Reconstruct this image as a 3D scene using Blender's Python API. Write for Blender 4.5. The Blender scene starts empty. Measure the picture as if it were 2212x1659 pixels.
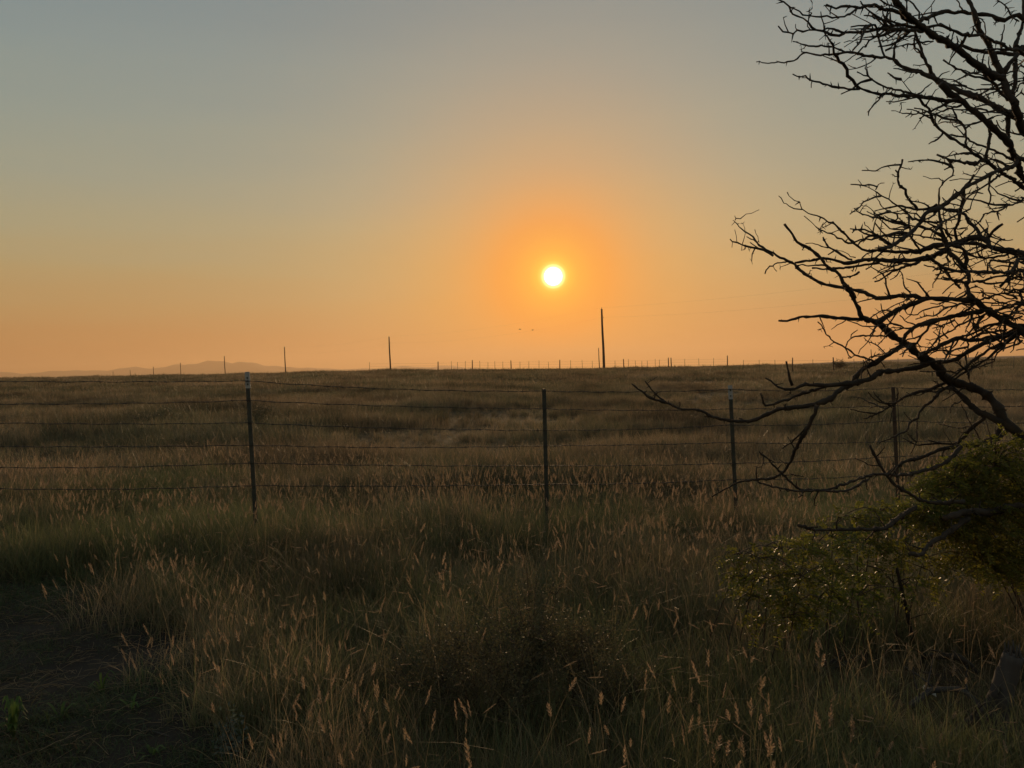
import bpy, math, random
import numpy as np
from mathutils import Vector, Matrix

R = math.radians
rng = np.random.default_rng(11)
random.seed(11)
sc = bpy.context.scene
COL = sc.collection

# ------------------------------------------------------------------ camera
CAM = np.array([0.0, 0.0, 1.65])
FPX, CX, CY = 1671.0, 1106.0, 829.5
PITCH, ROLL = math.atan((829.5 - 803.0) / FPX), R(1.5)
_f = np.array([0, math.cos(PITCH), -math.sin(PITCH)])
_r0 = np.array([1.0, 0, 0]); _u0 = np.array([0, math.sin(PITCH), math.cos(PITCH)])
_r = _r0 * math.cos(ROLL) - _u0 * math.sin(ROLL)
_u = _u0 * math.cos(ROLL) + _r0 * math.sin(ROLL)
cam_data = bpy.data.cameras.new('camera')
cam = bpy.data.objects.new('camera', cam_data); COL.objects.link(cam)
cam_data.sensor_width = 36.0; cam_data.lens = 36.0 * FPX / 2212.0
cam_data.clip_start = 0.05; cam_data.clip_end = 20000
cam.matrix_world = Matrix(((_r[0], _u[0], -_f[0], CAM[0]), (_r[1], _u[1], -_f[1], CAM[1]),
                           (_r[2], _u[2], -_f[2], CAM[2]), (0, 0, 0, 1)))
sc.camera = cam

def ray(px, py):
    d = _f + (px - CX) / FPX * _r + (CY - py) / FPX * _u
    return d / np.linalg.norm(d)

def at(px, py, D):
    """point of the photo's pixel (2212 wide) at depth D along +Y"""
    d = ray(px, py)
    return CAM + d * (D / d[1])

# ------------------------------------------------------------------ sky, sun, exposure
sun_dir = ray(1195, 597)
SUN_EL = math.asin(sun_dir[2]); SUN_AZ = math.atan2(sun_dir[0], sun_dir[1])
world = bpy.data.worlds.new('World'); sc.world = world; world.use_nodes = True
nt = world.node_tree; N = nt.nodes; L = nt.links
bg = N['Background']

def ramp(node, stops, interp='LINEAR'):
    cr = node.color_ramp; cr.interpolation = interp
    while len(cr.elements) > 1: cr.elements.remove(cr.elements[-1])
    cr.elements[0].position = stops[0][0]; cr.elements[0].color = (*stops[0][1], 1)
    for p, c in stops[1:]:
        e = cr.elements.new(p); e.color = (*c, 1)

def lin(*c):
    return tuple((v / 255 / 12.92) if v / 255 < 0.04045 else ((v / 255 + 0.055) / 1.055) ** 2.4 for v in c)

tc = N.new('ShaderNodeTexCoord')
sep = N.new('ShaderNodeSeparateXYZ'); L.new(tc.outputs['Generated'], sep.inputs[0])
el = N.new('ShaderNodeMath'); el.operation = 'ARCSINE'; L.new(sep.outputs['Z'], el.inputs[0])
smk = N.new('ShaderNodeTexNoise'); smk.inputs['Scale'].default_value = 3.0; smk.inputs['Detail'].default_value = 4
smp = N.new('ShaderNodeMapping'); smp.inputs['Scale'].default_value = (1, 1, 9); L.new(tc.outputs['Generated'], smp.inputs[0]); L.new(smp.outputs[0], smk.inputs['Vector'])
smo = N.new('ShaderNodeMath'); smo.operation = 'MULTIPLY_ADD'; smo.inputs[1].default_value = .05; L.new(smk.outputs['Fac'], smo.inputs[0])
sma = N.new('ShaderNodeMath'); sma.operation = 'ADD'; sma.inputs[1].default_value = -.025; L.new(el.outputs[0], sma.inputs[0]); L.new(sma.outputs[0], smo.inputs[2])
elr = N.new('ShaderNodeMapRange'); L.new(smo.outputs[0], elr.inputs[0])
elr.inputs[1].default_value = 0; elr.inputs[2].default_value = R(90)
base = N.new('ShaderNodeValToRGB'); L.new(elr.outputs[0], base.inputs[0])
ramp(base, [(0, lin(178, 116, 66)), (2.5/90, lin(180, 128, 76)), (5/90, lin(177, 144, 94)), (7.5/90, lin(170, 153, 110)), (10/90, lin(161, 157, 126)),
            (13.5/90, lin(148, 155, 138)), (17/90, lin(137, 151, 143)), (21/90, lin(127, 145, 145)), (25/90, lin(118, 138, 143)),
            (45/90, lin(112, 126, 134)), (1, lin(102, 114, 122))])
dot = N.new('ShaderNodeVectorMath'); dot.operation = 'DOT_PRODUCT'
L.new(tc.outputs['Generated'], dot.inputs[0]); dot.inputs[1].default_value = tuple(sun_dir)
ac = N.new('ShaderNodeMath'); ac.operation = 'ARCCOSINE'; L.new(dot.outputs['Value'], ac.inputs[0])
acr = N.new('ShaderNodeMapRange'); L.new(ac.outputs[0], acr.inputs[0])
acr.inputs[1].default_value = 0; acr.inputs[2].default_value = R(60)
gw = N.new('ShaderNodeValToRGB'); L.new(acr.outputs[0], gw.inputs[0])
g = lambda v: (v, v, v)
ramp(gw, [(0, g(.96)), (2/60, g(.90)), (4/60, g(.78)), (6/60, g(.58)), (8/60, g(.45)), (11/60, g(.33)), (15/60, g(.22)), (20/60, g(.13)), (28/60, g(.05)), (45/60, g(0.0))], 'B_SPLINE')
gc = N.new('ShaderNodeValToRGB'); L.new(acr.outputs[0], gc.inputs[0])
ramp(gc, [(0, (1.08, .52, .055)), (1.3/60, (1.10, .43, .030)), (4/60, (1.10, .36, .022)), (9/60, (1.03, .45, .09)), (16/60, (.88, .53, .22)), (24/60, (.72, .48, .24))])
mx = N.new('ShaderNodeMix'); mx.data_type = 'RGBA'
thick_air = N.new('ShaderNodeMapRange'); L.new(el.outputs[0], thick_air.inputs[0])
thick_air.inputs[1].default_value = R(1); thick_air.inputs[2].default_value = R(15); thick_air.inputs[3].default_value = 1.18; thick_air.inputs[4].default_value = .84
gwm = N.new('ShaderNodeMath'); gwm.operation = 'MULTIPLY'; gwm.use_clamp = True; L.new(gw.outputs[0], gwm.inputs[0]); L.new(thick_air.outputs[0], gwm.inputs[1])
L.new(gwm.outputs[0], mx.inputs[0]); L.new(base.outputs[0], mx.inputs[6]); L.new(gc.outputs[0], mx.inputs[7])
# the clear-air sky shines faintly through the smoke
sky = N.new('ShaderNodeTexSky'); sky.sky_type = 'NISHITA'; sky.sun_disc = False
sky.sun_elevation = SUN_EL; sky.sun_rotation = SUN_AZ; sky.dust_density = 3.0
skm = N.new('ShaderNodeMix'); skm.data_type = 'RGBA'; skm.blend_type = 'ADD'; skm.inputs[0].default_value = 0.001
L.new(mx.outputs[2], skm.inputs[6]); L.new(sky.outputs[0], skm.inputs[7])
# the sun itself with its aureole
disc = N.new('ShaderNodeValToRGB'); L.new(acr.outputs[0], disc.inputs[0])
ramp(disc, [(0, (9, 8, 6)), (.52/60, (9, 8, 6)), (.64/60, (2.0, 1.8, .9)), (.78/60, (.6, .55, .16)), (1.05/60, (.20, .20, .015)), (1.8/60, (.06, .05, .002)), (3.0/60, (0, 0, 0))])
add = N.new('ShaderNodeMix'); add.data_type = 'RGBA'; add.blend_type = 'ADD'; add.inputs[0].default_value = 1.0
L.new(skm.outputs[2], add.inputs[6]); L.new(disc.outputs[0], add.inputs[7])
L.new(add.outputs[2], bg.inputs['Color']); bg.inputs['Strength'].default_value = 1.0

sun_data = bpy.data.lights.new('sun', 'SUN'); sun_data.energy = 2.6; sun_data.angle = R(0.6)
sun_data.color = (1.0, 0.64, 0.34)
sun = bpy.data.objects.new('sun', sun_data); COL.objects.link(sun)
sun.location = (8, 100, 40)
sun.rotation_euler = Vector(tuple(sun_dir)).to_track_quat('Z', 'Y').to_euler()
sc.view_settings.view_transform = 'Standard'; sc.view_settings.look = 'None'
sc.view_settings.exposure = 0.0; sc.view_settings.gamma = 1.0; sc.view_settings.use_curve_mapping = False
sc.render.engine = 'CYCLES'
sc.cycles.max_bounces = 6; sc.cycles.diffuse_bounces = 3; sc.cycles.glossy_bounces = 2
sc.cycles.transmission_bounces = 4; sc.cycles.volume_bounces = 1; sc.cycles.transparent_max_bounces = 4
sc.cycles.use_denoising = True; sc.cycles.sample_clamp_indirect = 3.0

# ------------------------------------------------------------------ helpers
def tag(o, label=None, cat=None, group=None, kind=None):
    if label: o['label'] = label
    if cat: o['category'] = cat
    if group: o['group'] = group
    if kind: o['kind'] = kind
    return o

def empty(name, loc=(0, 0, 0)):
    o = bpy.data.objects.new(name, None); o.location = tuple(loc); o.empty_display_size = 0.2
    COL.objects.link(o); return o

def link(o, parent=None, root=None):
    COL.objects.link(o)
    if parent is not None:
        o.parent = parent
        p = Vector(tuple(root)) if root is not None else parent.location
        o.matrix_parent_inverse = Matrix.Translation(-p)
    return o

class MB:
    """collects raw geometry, builds one mesh object"""
    def __init__(s): s.v = []; s.f = []; s.c = []; s.n = 0
    def add(s, v, f, col=0.5):
        v = np.asarray(v, float); s.v.append(v)
        s.f += [tuple(i + s.n for i in q) for q in f]
        s.c.append(np.full(len(v), col)); s.n += len(v)
    def tube(s, P, rad, k=6, cap=True, col=0.5):
        P = np.asarray(P, float); n = len(P); rad = np.broadcast_to(rad, n)
        T = np.gradient(P, axis=0); T /= np.linalg.norm(T, axis=1)[:, None] + 1e-12
        a = np.array([0.31, 0.52, 0.79]); U = np.cross(T, a); U /= np.linalg.norm(U, axis=1)[:, None] + 1e-12
        W = np.cross(T, U); th = np.arange(k) * 2 * math.pi / k
        ring = U[:, None] * np.cos(th)[None, :, None] + W[:, None] * np.sin(th)[None, :, None]
        V = (P[:, None] + ring * rad[:, None, None]).reshape(-1, 3)
        F = [(i*k+j, i*k+(j+1) % k, (i+1)*k+(j+1) % k, (i+1)*k+j) for i in range(n-1) for j in range(k)]
        if cap: F += [tuple(range(k))[::-1], tuple((n-1)*k + j for j in range(k))]
        s.add(V, F, col)
    def box(s, c, d, col=0.5):
        c = np.asarray(c, float); d = np.asarray(d, float) / 2
        q = np.array([(x, y, z) for x in (-1, 1) for y in (-1, 1) for z in (-1, 1)]) * d + c
        s.add(q, [(0, 1, 3, 2), (4, 6, 7, 5), (0, 4, 5, 1), (2, 3, 7, 6), (0, 2, 6, 4), (1, 5, 7, 3)], col)
    def mesh(s, name, m, smooth=True):
        me = bpy.data.meshes.new(name)
        V = np.concatenate(s.v) if s.v else np.zeros((0, 3))
        me.from_pydata(V.tolist(), [], s.f)
        at_ = me.attributes.new('tint', 'FLOAT', 'POINT'); at_.data.foreach_set('value', np.concatenate(s.c))
        me.materials.append(m)
        if smooth: me.polygons.foreach_set('use_smooth', [True] * len(me.polygons))
        me.update(); return me
    def build(s, name, m, parent=None, smooth=True, root=None):
        return link(bpy.data.objects.new(name, s.mesh(name, m, smooth)), parent, root)

def spline(P, step):
    """Catmull-Rom through P, resampled near `step`"""
    P = np.asarray(P, float)
    if len(P) < 3:
        n = max(2, int(np.linalg.norm(P[-1] - P[0]) / step) + 1)
        return np.array([P[0] + (P[-1] - P[0]) * t for t in np.linspace(0, 1, n)])
    Q = np.vstack([2*P[0]-P[1], P, 2*P[-1]-P[-2]]); out = []
    for i in range(1, len(Q)-2):
        p0, p1, p2, p3 = Q[i-1:i+3]
        n = max(1, int(np.linalg.norm(p2 - p1) / step))
        for t in np.arange(n) / n:
            out.append(.5*(2*p1 + (p2-p0)*t + (2*p0-5*p1+4*p2-p3)*t*t + (3*p1-p0-3*p2+p3)*t**3))
    out.append(P[-1]); return np.array(out)

# ------------------------------------------------------------------ materials
def mat(name):
    m = bpy.data.materials.new(name); m.use_nodes = True
    return m, m.node_tree, m.node_tree.nodes['Principled BSDF']

def noise_ramp(nt, scale, stops, detail=6, coord='Object', rough=.6, stretch=None):
    n = nt.nodes.new('ShaderNodeTexNoise'); n.inputs['Scale'].default_value = scale; n.inputs['Detail'].default_value = detail
    n.inputs['Roughness'].default_value = rough
    if coord == 'World':
        g_ = nt.nodes.new('ShaderNodeNewGeometry'); src = g_.outputs['Position']
    else:
        t = nt.nodes.new('ShaderNodeTexCoord'); src = t.outputs[coord]
    if stretch:
        mp = nt.nodes.new('ShaderNodeMapping'); mp.inputs['Scale'].default_value = stretch
        nt.links.new(src, mp.inputs[0]); src = mp.outputs[0]
    nt.links.new(src, n.inputs['Vector'])
    r = nt.nodes.new('ShaderNodeValToRGB'); ramp(r, stops); nt.links.new(n.outputs['Fac'], r.inputs[0])
    return n, r

def simple(name, c0, c1, scale=8, rough=.8, bump=.0, stretch=None, coord='Object', spec=.3):
    m, nt, p = mat(name)
    n, r = noise_ramp(nt, scale, [(.3, c0), (.7, c1)], stretch=stretch, coord=coord)
    nt.links.new(r.outputs[0], p.inputs['Base Color']); p.inputs['Roughness'].default_value = rough
    p.inputs['Specular IOR Level'].default_value = spec
    if bump:
        b = nt.nodes.new('ShaderNodeBump'); b.inputs['Strength'].default_value = bump; b.inputs['Distance'].default_value = .01
        nt.links.new(n.outputs['Fac'], b.inputs['Height']); nt.links.new(b.outputs[0], p.inputs['Normal'])
    return m

def leafy(name, dry, green, patch_scale=.25, trans=.5, spec=.25, rough=.5, gmix=(.40, .62), vary=.5):
    """blades and leaves: straw to green by blade tint and by patches over the field, half translucent"""
    m, nt, p = mat(name); n = nt.nodes; l = nt.links
    a = n.new('ShaderNodeAttribute'); a.attribute_name = 'tint'
    oi = n.new('ShaderNodeObjectInfo')
    geo = n.new('ShaderNodeNewGeometry')
    nz = n.new('ShaderNodeTexNoise'); nz.inputs['Scale'].default_value = patch_scale; nz.inputs['Detail'].default_value = 5
    l.new(geo.outputs['Position'], nz.inputs['Vector'])
    s1 = n.new('ShaderNodeMath'); s1.operation = 'MULTIPLY_ADD'; s1.inputs[1].default_value = .30
    l.new(a.outputs['Fac'], s1.inputs[0]); l.new(nz.outputs['Fac'], s1.inputs[2])
    s2 = n.new('ShaderNodeMath'); s2.operation = 'MULTIPLY_ADD'; s2.inputs[1].default_value = .22
    l.new(oi.outputs['Random'], s2.inputs[0]); l.new(s1.outputs[0], s2.inputs[2])
    mr = n.new('ShaderNodeMapRange'); l.new(s2.outputs[0], mr.inputs[0])
    mr.inputs[1].default_value = gmix[0] + .26; mr.inputs[2].default_value = gmix[1] + .26
    c = n.new('ShaderNodeMix'); c.data_type = 'RGBA'; l.new(mr.outputs[0], c.inputs[0])
    c.inputs[6].default_value = (*dry, 1); c.inputs[7].default_value = (*green, 1)
    v = n.new('ShaderNodeMath'); v.operation = 'MULTIPLY_ADD'; v.inputs[1].default_value = vary; v.inputs[2].default_value = 1 - vary / 2
    nz2 = n.new('ShaderNodeTexNoise'); nz2.inputs['Scale'].default_value = patch_scale * 2.3; nz2.inputs['Detail'].default_value = 3
    l.new(geo.outputs['Position'], nz2.inputs['Vector'])
    mr2 = n.new('ShaderNodeMapRange'); mr2.inputs[1].default_value = .32; mr2.inputs[2].default_value = .68; l.new(nz2.outputs['Fac'], mr2.inputs[0])
    l.new(mr2.outputs[0], v.inputs[0])
    mul = n.new('ShaderNodeVectorMath'); mul.operation = 'SCALE'; l.new(c.outputs[2], mul.inputs[0]); l.new(v.outputs[0], mul.inputs['Scale'])
    l.new(mul.outputs[0], p.inputs['Base Color'])
    p.inputs['Roughness'].default_value = rough; p.inputs['Specular IOR Level'].default_value = spec
    t = n.new('ShaderNodeBsdfTranslucent'); l.new(mul.outputs[0], t.inputs['Color'])
    ms = n.new('ShaderNodeMixShader'); ms.inputs[0].default_value = trans
    l.new(p.outputs[0], ms.inputs[1]); l.new(t.outputs[0], ms.inputs[2])
    l.new(ms.outputs[0], n['Material Output'].inputs['Surface'])
    return m

M_grass = leafy('dry_grass', (.29, .215, .125), (.125, .140, .062), .35, .55, vary=.7, gmix=(.36, .58))
M_field = leafy('field_grass', (.275, .200, .120), (.115, .112, .062), .16, .5, gmix=(.42, .57), vary=1.0)
M_head = leafy('seed_head', (.36, .255, .165), (.27, .20, .12), 1.5, .62)
M_short = leafy('short_grass', (.12, .092, .062), (.070, .100, .038), .9, .45)
M_leaf = leafy('locust_leaf', (.19, .18, .030), (.115, .140, .026), 1.2, .65, spec=.32, rough=.42)
M_bushleaf = leafy('bush_leaf', (.125, .105, .055), (.080, .092, .040), 2.5, .5)
M_sage = leafy('sage_leaf', (.130, .110, .065), (.090, .095, .055), .6, .4)
M_weed = leafy('weed_leaf', (.110, .160, .045), (.095, .160, .040), 3, .55)
M_greyweed = leafy('grey_leaf', (.09, .11, .09), (.08, .105, .08), 3, .4)
M_bark = simple('bark', (.024, .018, .013), (.050, .037, .027), 14, .9, .8)
M_deadwood = simple('dead_wood', (.034, .029, .026), (.078, .066, .058), 10, .9, .9, (1, 1, .15))
M_twig = simple('twig', (.045, .032, .022), (.080, .058, .040), 20, .85)
M_pole = simple('pole_wood', (.050, .034, .026), (.085, .060, .045), 3, .9, .4, (6, 6, .4))
M_steel = simple('post_steel', (.030, .034, .026), (.055, .055, .042), 9, .65, .3, spec=.4)
M_rust = simple('rusty_steel', (.052, .034, .024), (.085, .055, .036), 9, .8, .4)
M_white = simple('white_paint', (.26, .26, .26), (.40, .39, .37), 12, .6)
M_wire = simple('wire', (.022, .018, .015), (.045, .036, .030), 12, .6, 0, spec=.4)
M_cable = simple('cable', (.16, .15, .14), (.20, .19, .18), 2, .5)
M_ceramic = simple('ceramic', (.12, .10, .09), (.18, .15, .13), 8, .3)
M_bird = simple('feather', (.03, .028, .026), (.06, .05, .045), 14, .8)
M_chip = simple('bare_wood', (.45, .42, .38), (.60, .56, .50), 10, .8)
M_mountain = simple('mountain', (.13, .105, .085), (.19, .155, .12), .004, .95)
M_hill = simple('hill', (.07, .055, .035), (.12, .09, .055), .06, .95)

m, nt2, p = mat('soil')
n1, r1 = noise_ramp(nt2, .22, [(.34, (.050, .040, .022)), (.52, (.085, .062, .032)), (.68, (.125, .088, .046))], coord='World')
n2, r2 = noise_ramp(nt2, 5.0, [(.3, (.55, .55, .55)), (.7, (1.25, 1.25, 1.25))], coord='World')
mm = nt2.nodes.new('ShaderNodeMix'); mm.data_type = 'RGBA'; mm.blend_type = 'MULTIPLY'; mm.inputs[0].default_value = 1
nt2.links.new(r1.outputs[0], mm.inputs[6]); nt2.links.new(r2.outputs[0], mm.inputs[7]); nt2.links.new(mm.outputs[2], p.inputs['Base Color'])
p.inputs['Roughness'].default_value = .95; p.inputs['Specular IOR Level'].default_value = .1
bp = nt2.nodes.new('ShaderNodeBump'); bp.inputs['Strength'].default_value = .8; bp.inputs['Distance'].default_value = .05
nt2.links.new(n2.outputs['Fac'], bp.inputs['Height']); nt2.links.new(bp.outputs[0], p.inputs['Normal'])
M_soil = m
m, nt2, p = mat('path_dirt')
n1, r1 = noise_ramp(nt2, 1.6, [(.34, (.026, .022, .018)), (.55, (.042, .034, .026)), (.72, (.075, .056, .040))], coord='World', detail=10, rough=.7)
nt2.links.new(r1.outputs[0], p.inputs['Base Color']); p.inputs['Roughness'].default_value = .95; p.inputs['Specular IOR Level'].default_value = .1
n2, _ = noise_ramp(nt2, 14, [(0, g(0)), (1, g(1))], coord='World', detail=8)
bp = nt2.nodes.new('ShaderNodeBump'); bp.inputs['Strength'].default_value = 1; bp.inputs['Distance'].default_value = .03
nt2.links.new(n2.outputs['Fac'], bp.inputs['Height']); nt2.links.new(bp.outputs[0], p.inputs['Normal'])
M_dirt = m

# ------------------------------------------------------------------ terrain
RIDGE = 112.0
_cx = (np.array([-400, 0, 300, 535, 841, 1060, 1300, 1500, 1700, 1830, 2212, 2700]) - CX) / FPX * RIDGE
_cz = np.array([14, 12.0, 10.6, 8.4, 6.2, 3.2, .6, -1.6, -3.4, -3.6, -3.0, -2]) * RIDGE / FPX
_ph = rng.uniform(0, 6.28, 24); _an = rng.uniform(0, 6.28, 24)

def waves(x, y, lo, hi, k0, k1):
    z = 0
    for i in range(k0, k1):
        w = lo * (hi / lo) ** ((i - k0) / max(1, k1 - k0 - 1))
        z = z + np.sin((x * math.cos(_an[i]) + y * math.sin(_an[i])) * 6.28 / w + _ph[i])
    return z / (k1 - k0)

def sstep(a, b, v):
    t = np.clip((v - a) / (b - a), 0, 1); return t * t * (3 - 2 * t)

def ground_z(x, y):
    x = np.asarray(x, float); y = np.asarray(y, float)
    near = -.035 * np.clip(x, -5, 6) * sstep(2, 7, y) + .03 * waves(x, y, .9, 3.5, 0, 8) * sstep(-1, 3, y)
    cr = 1.65 + np.interp(x, _cx, _cz) + .10 * waves(x, y * .5, 9, 40, 8, 14) + .05 * waves(x, y * .3, 2.5, 7, 14, 20)
    t = np.clip((y - 9) / (RIDGE - 9), 0, 1)
    z = near * (1 - t) + cr * t + .10 * waves(x, y, 5, 22, 14, 24) * sstep(9, 25, y) * (1 - .5 * t)
    over = np.clip(y - RIDGE, 0, None)
    return np.where(y > RIDGE, cr - 2.6 * sstep(0, 120, over) - .0, z) * np.where(y > 240, 1 - sstep(240, 900, y), 1)

def gz(x, y): return float(ground_z(x, y))

def ground_hit(px, py):
    d = ray(px, py); t = 1.0
    for i in range(4000):
        q = CAM + d * t
        if q[2] <= gz(q[0], q[1]): return q
        t += .01 + t * .002
    return q

def axis(a): return np.unique(np.concatenate(a))
gx = axis([np.linspace(-7000, -400, 14), np.linspace(-400, -60, 40), np.linspace(-60, -8, 60), np.linspace(-8, 8, 110), np.linspace(8, 60, 60), np.linspace(60, 400, 40), np.linspace(400, 7000, 14)])
gy = axis([np.linspace(-7000, -60, 12), np.linspace(-60, 1, 14), np.linspace(1, 12, 80), np.linspace(12, 60, 70), np.linspace(60, 140, 60), np.linspace(140, 900, 24), np.linspace(900, 7000, 12)])
X, Y = np.meshgrid(gx, gy); Z = ground_z(X, Y)
nx, ny = len(gx), len(gy)
mb = MB(); mb.add(np.stack([X.ravel(), Y.ravel(), Z.ravel()], 1), [(j*nx+i, j*nx+i+1, (j+1)*nx+i+1, (j+1)*nx+i) for j in range(ny-1) for i in range(nx-1)])
tag(mb.build('ground', M_soil), kind='structure')

# the bare mown track, left of a winding edge
_py = np.array([-6, 1.0, 2.0, 3.2, 4.25, 5.3, 6.3, 7.5, 9]); _px = np.array([.8, .2, -.5, -1.05, -1.75, -2.6, -3.3, -4.7, -7.5])
def edge_x(y): return np.interp(y, _py, _px) + .13 * np.sin(y * 3.1) + .07 * np.sin(y * 7.7 + 1)
mb = MB(); ys = np.linspace(-5.5, 7.6, 90); us = np.linspace(0, 1, 40)
V = []
for y in ys:
    xr = edge_x(y) + .10; xl = xr - 3.4 - .3 * math.sin(y)
    for u in us:
        x = xl + (xr - xl) * u; V.append((x, y, gz(x, y) + .006 - .014 * (u in (0.0, 1.0)) + .012 * math.sin(x*9+y*4) * math.sin(y*11) * min(1, 8*u*(1-u))))
V = np.array(V); V[:, 2] += 0.006
mb.add(V, [(j*40+i, j*40+i+1, (j+1)*40+i+1, (j+1)*40+i) for j in range(89) for i in range(39)])
tag(mb.build('path', M_dirt), kind='structure')

# far mountain range, real ridges with depth
def level(px): return 803 - .0262 * (px - CX)
mpx = np.array([-900, -600, -400, -200, 0, 140, 240, 340, 400, 450, 475, 510, 560, 620, 680, 740, 820, 900, 960, 1050, 1150, 1300])
mh = np.array([4, 10, 15, 22, 26, 27, 29, 32, 37, 39, 43, 37, 31, 26, 19, 17, 16, 20, 17, 10, 5, 2]) * 1.06
DM = 4600.0
xs = np.linspace(-6200, 1000, 300); yy = np.linspace(-900, 900, 26)
h = np.interp(xs, (mpx - CX) / FPX * DM, mh * DM / FPX)
h = np.convolve(np.pad(h, 3, mode='edge'), np.ones(7) / 7, 'valid')
hw = h + .05 * h * (np.sin(xs / 37) + np.sin(xs / 61 + 1) + .6 * np.sin(xs / 17 + 2))
V = [(x, DM + y, -4 + hw[i] * max(0, 1 - abs(y + 90 * math.sin(x / 260)) / 900) ** 1.3 * (1 + .12 * math.sin(x / 55 + y / 70) * min(1, abs(y) / 200))) for y in yy for i, x in enumerate(xs)]
mb = MB(); mb.add(V, [(j*300+i, j*300+i+1, (j+1)*300+i+1, (j+1)*300+i) for j in range(25) for i in range(299)])
tag(mb.build('mountains', M_mountain), kind='structure')
# low rise to the right beyond the field
DH = 560.0
xs = np.linspace(80, 620, 70); yy = np.linspace(-150, 150, 20)
hp = np.interp(xs, (np.array([1560, 1700, 1850, 1960, 2100, 2300, 2700]) - CX) / FPX * DH, np.array([-10, 0, 3.2, 4.6, 5.6, 5.2, -6]) * DH / FPX) + 1.65
V = [(x, DH + y, -1.5 + (hp[i] + 1.5) * max(0, 1 - (y / 150) ** 2) + .12 * math.sin(x / 9 + y / 14)) for y in yy for i, x in enumerate(xs)]
mb = MB(); mb.add(V, [(j*70+i, j*70+i+1, (j+1)*70+i+1, (j+1)*70+i) for j in range(19) for i in range(69)])
tag(mb.build('hill', M_hill), kind='structure')

# the smoky air
mh_, nth, _p = mat('haze_air'); nth.nodes.remove(_p)
pv = nth.nodes.new('ShaderNodeVolumePrincipled'); pv.inputs['Color'].default_value = (.95, .67, .40, 1)
pv.inputs['Density'].default_value = 2.5e-4; pv.inputs['Anisotropy'].default_value = .40
nth.links.new(pv.outputs[0], nth.nodes['Material Output'].inputs['Volume'])
mb = MB(); mb.box((0, 0, 82), (14040, 14040, 176)); tag(mb.build('haze', mh_, smooth=False), kind='stuff')

# ------------------------------------------------------------------ utility poles and lines
POLES = []
words = ['nearest the frame edge, outside on the right', 'tallest in the picture, standing below and right of the sun', 'second tallest in the line, standing left of the sun',
         'third tallest in the line, right of the nearest fence post', 'fourth tallest in the line, beside the peak of the hazy mountain',
         'fifth tallest in the line, in front of the hazy mountain ridge', 'sixth tallest in the line, just left of the fifth', 'seventh tallest in the line, before the low end of the mountains', 'smallest and last of the line, far left on the horizon']
tops = {0: (1299.7, 667.5), 1: (840.3, 728), 2: (614.3, 749.8), 3: (484.5, 769.5), 4: (389.6, 784), 5: (331, 792.5), 6: (281, 799), 7: (244, 802.5)}
lean = 0.016
def make_pole(px, pyt, D, label, H=None):
    top = at(px, pyt, D); zb = gz(top[0], D) - .2
    Hh = top[2] - zb; b = np.array([top[0] + lean * Hh, D, zb])
    root = empty('utility_pole', b); tag(root, label, 'utility pole', 'utility poles across the plain')
    P = np.array([b + (top - b) * t for t in np.linspace(0, 1, 9)]); P[1:-1, 0] += .02 * np.sin(np.arange(7))
    a = MB(); a.tube(P, np.linspace(.21, .13, 9), 10); a.build('shaft', M_pole, root)
    a = MB(); a.tube([top + (0, 0, -.05), top + (0, 0, .04), top + (0, 0, .10), top + (0, 0, .17), top + (0, 0, .22)], [.02, .02, .055, .06, .025], 8); a.build('insulator', M_ceramic, root)
    q = b + (top - b) * .86 + np.array([.16, 0, 0])
    a = MB(); a.tube([q + (-.1, 0, 0), q + (.02, 0, 0), q + (.05, 0, 0), q + (.13, 0, 0)], [.018, .018, .05, .045], 8); a.build('spool', M_ceramic, root)
    for u in (.3, .55):
        s_ = b + (top - b) * u; a = MB(); a.tube([s_ + (0, 0, -.03), s_ + (0, 0, .03)], .20 - .07 * u, 10); a.build('band', M_wire, root)
    return top + np.array([0, 0, .2]), q + np.array([.09, 0, .05])
att = {}
for k in range(0, 8):
    D = 117 * (1 + .515 * k)
    att[k] = make_pole(*tops[k], D, 'bare wooden utility pole, ' + words[k + 1])
make_pole(1293, 752, 290, 'thin distant utility pole close behind the left side of the tallest pole')
step = att[0][0] - att[1][0]
att[-1] = (att[0][0] + step + (0, 0, -.3), att[0][1] + step + (0, 0, -.3))
zb = gz(att[-1][0][0], att[-1][0][1])
for w_, (nm, lb) in enumerate((('top', 'thin power cable strung along the tops of the wooden poles'), ('low', 'thin lower power cable strung below the pole tops'))):
    mb = MB()
    for k in range(-1, 7):
        a, b = att[k][w_], att[k+1][w_]
        t = np.linspace(0, 1, 15); P = a[None] + (b - a)[None] * t[:, None]; P[:, 2] -= (.9 if w_ == 0 else 1.1) * 4 * t * (1 - t)
        mb.tube(P, .0045, 4)
    tag(mb.build('power_cable', M_cable), lb, 'cable', 'power cables on the pole line')

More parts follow.
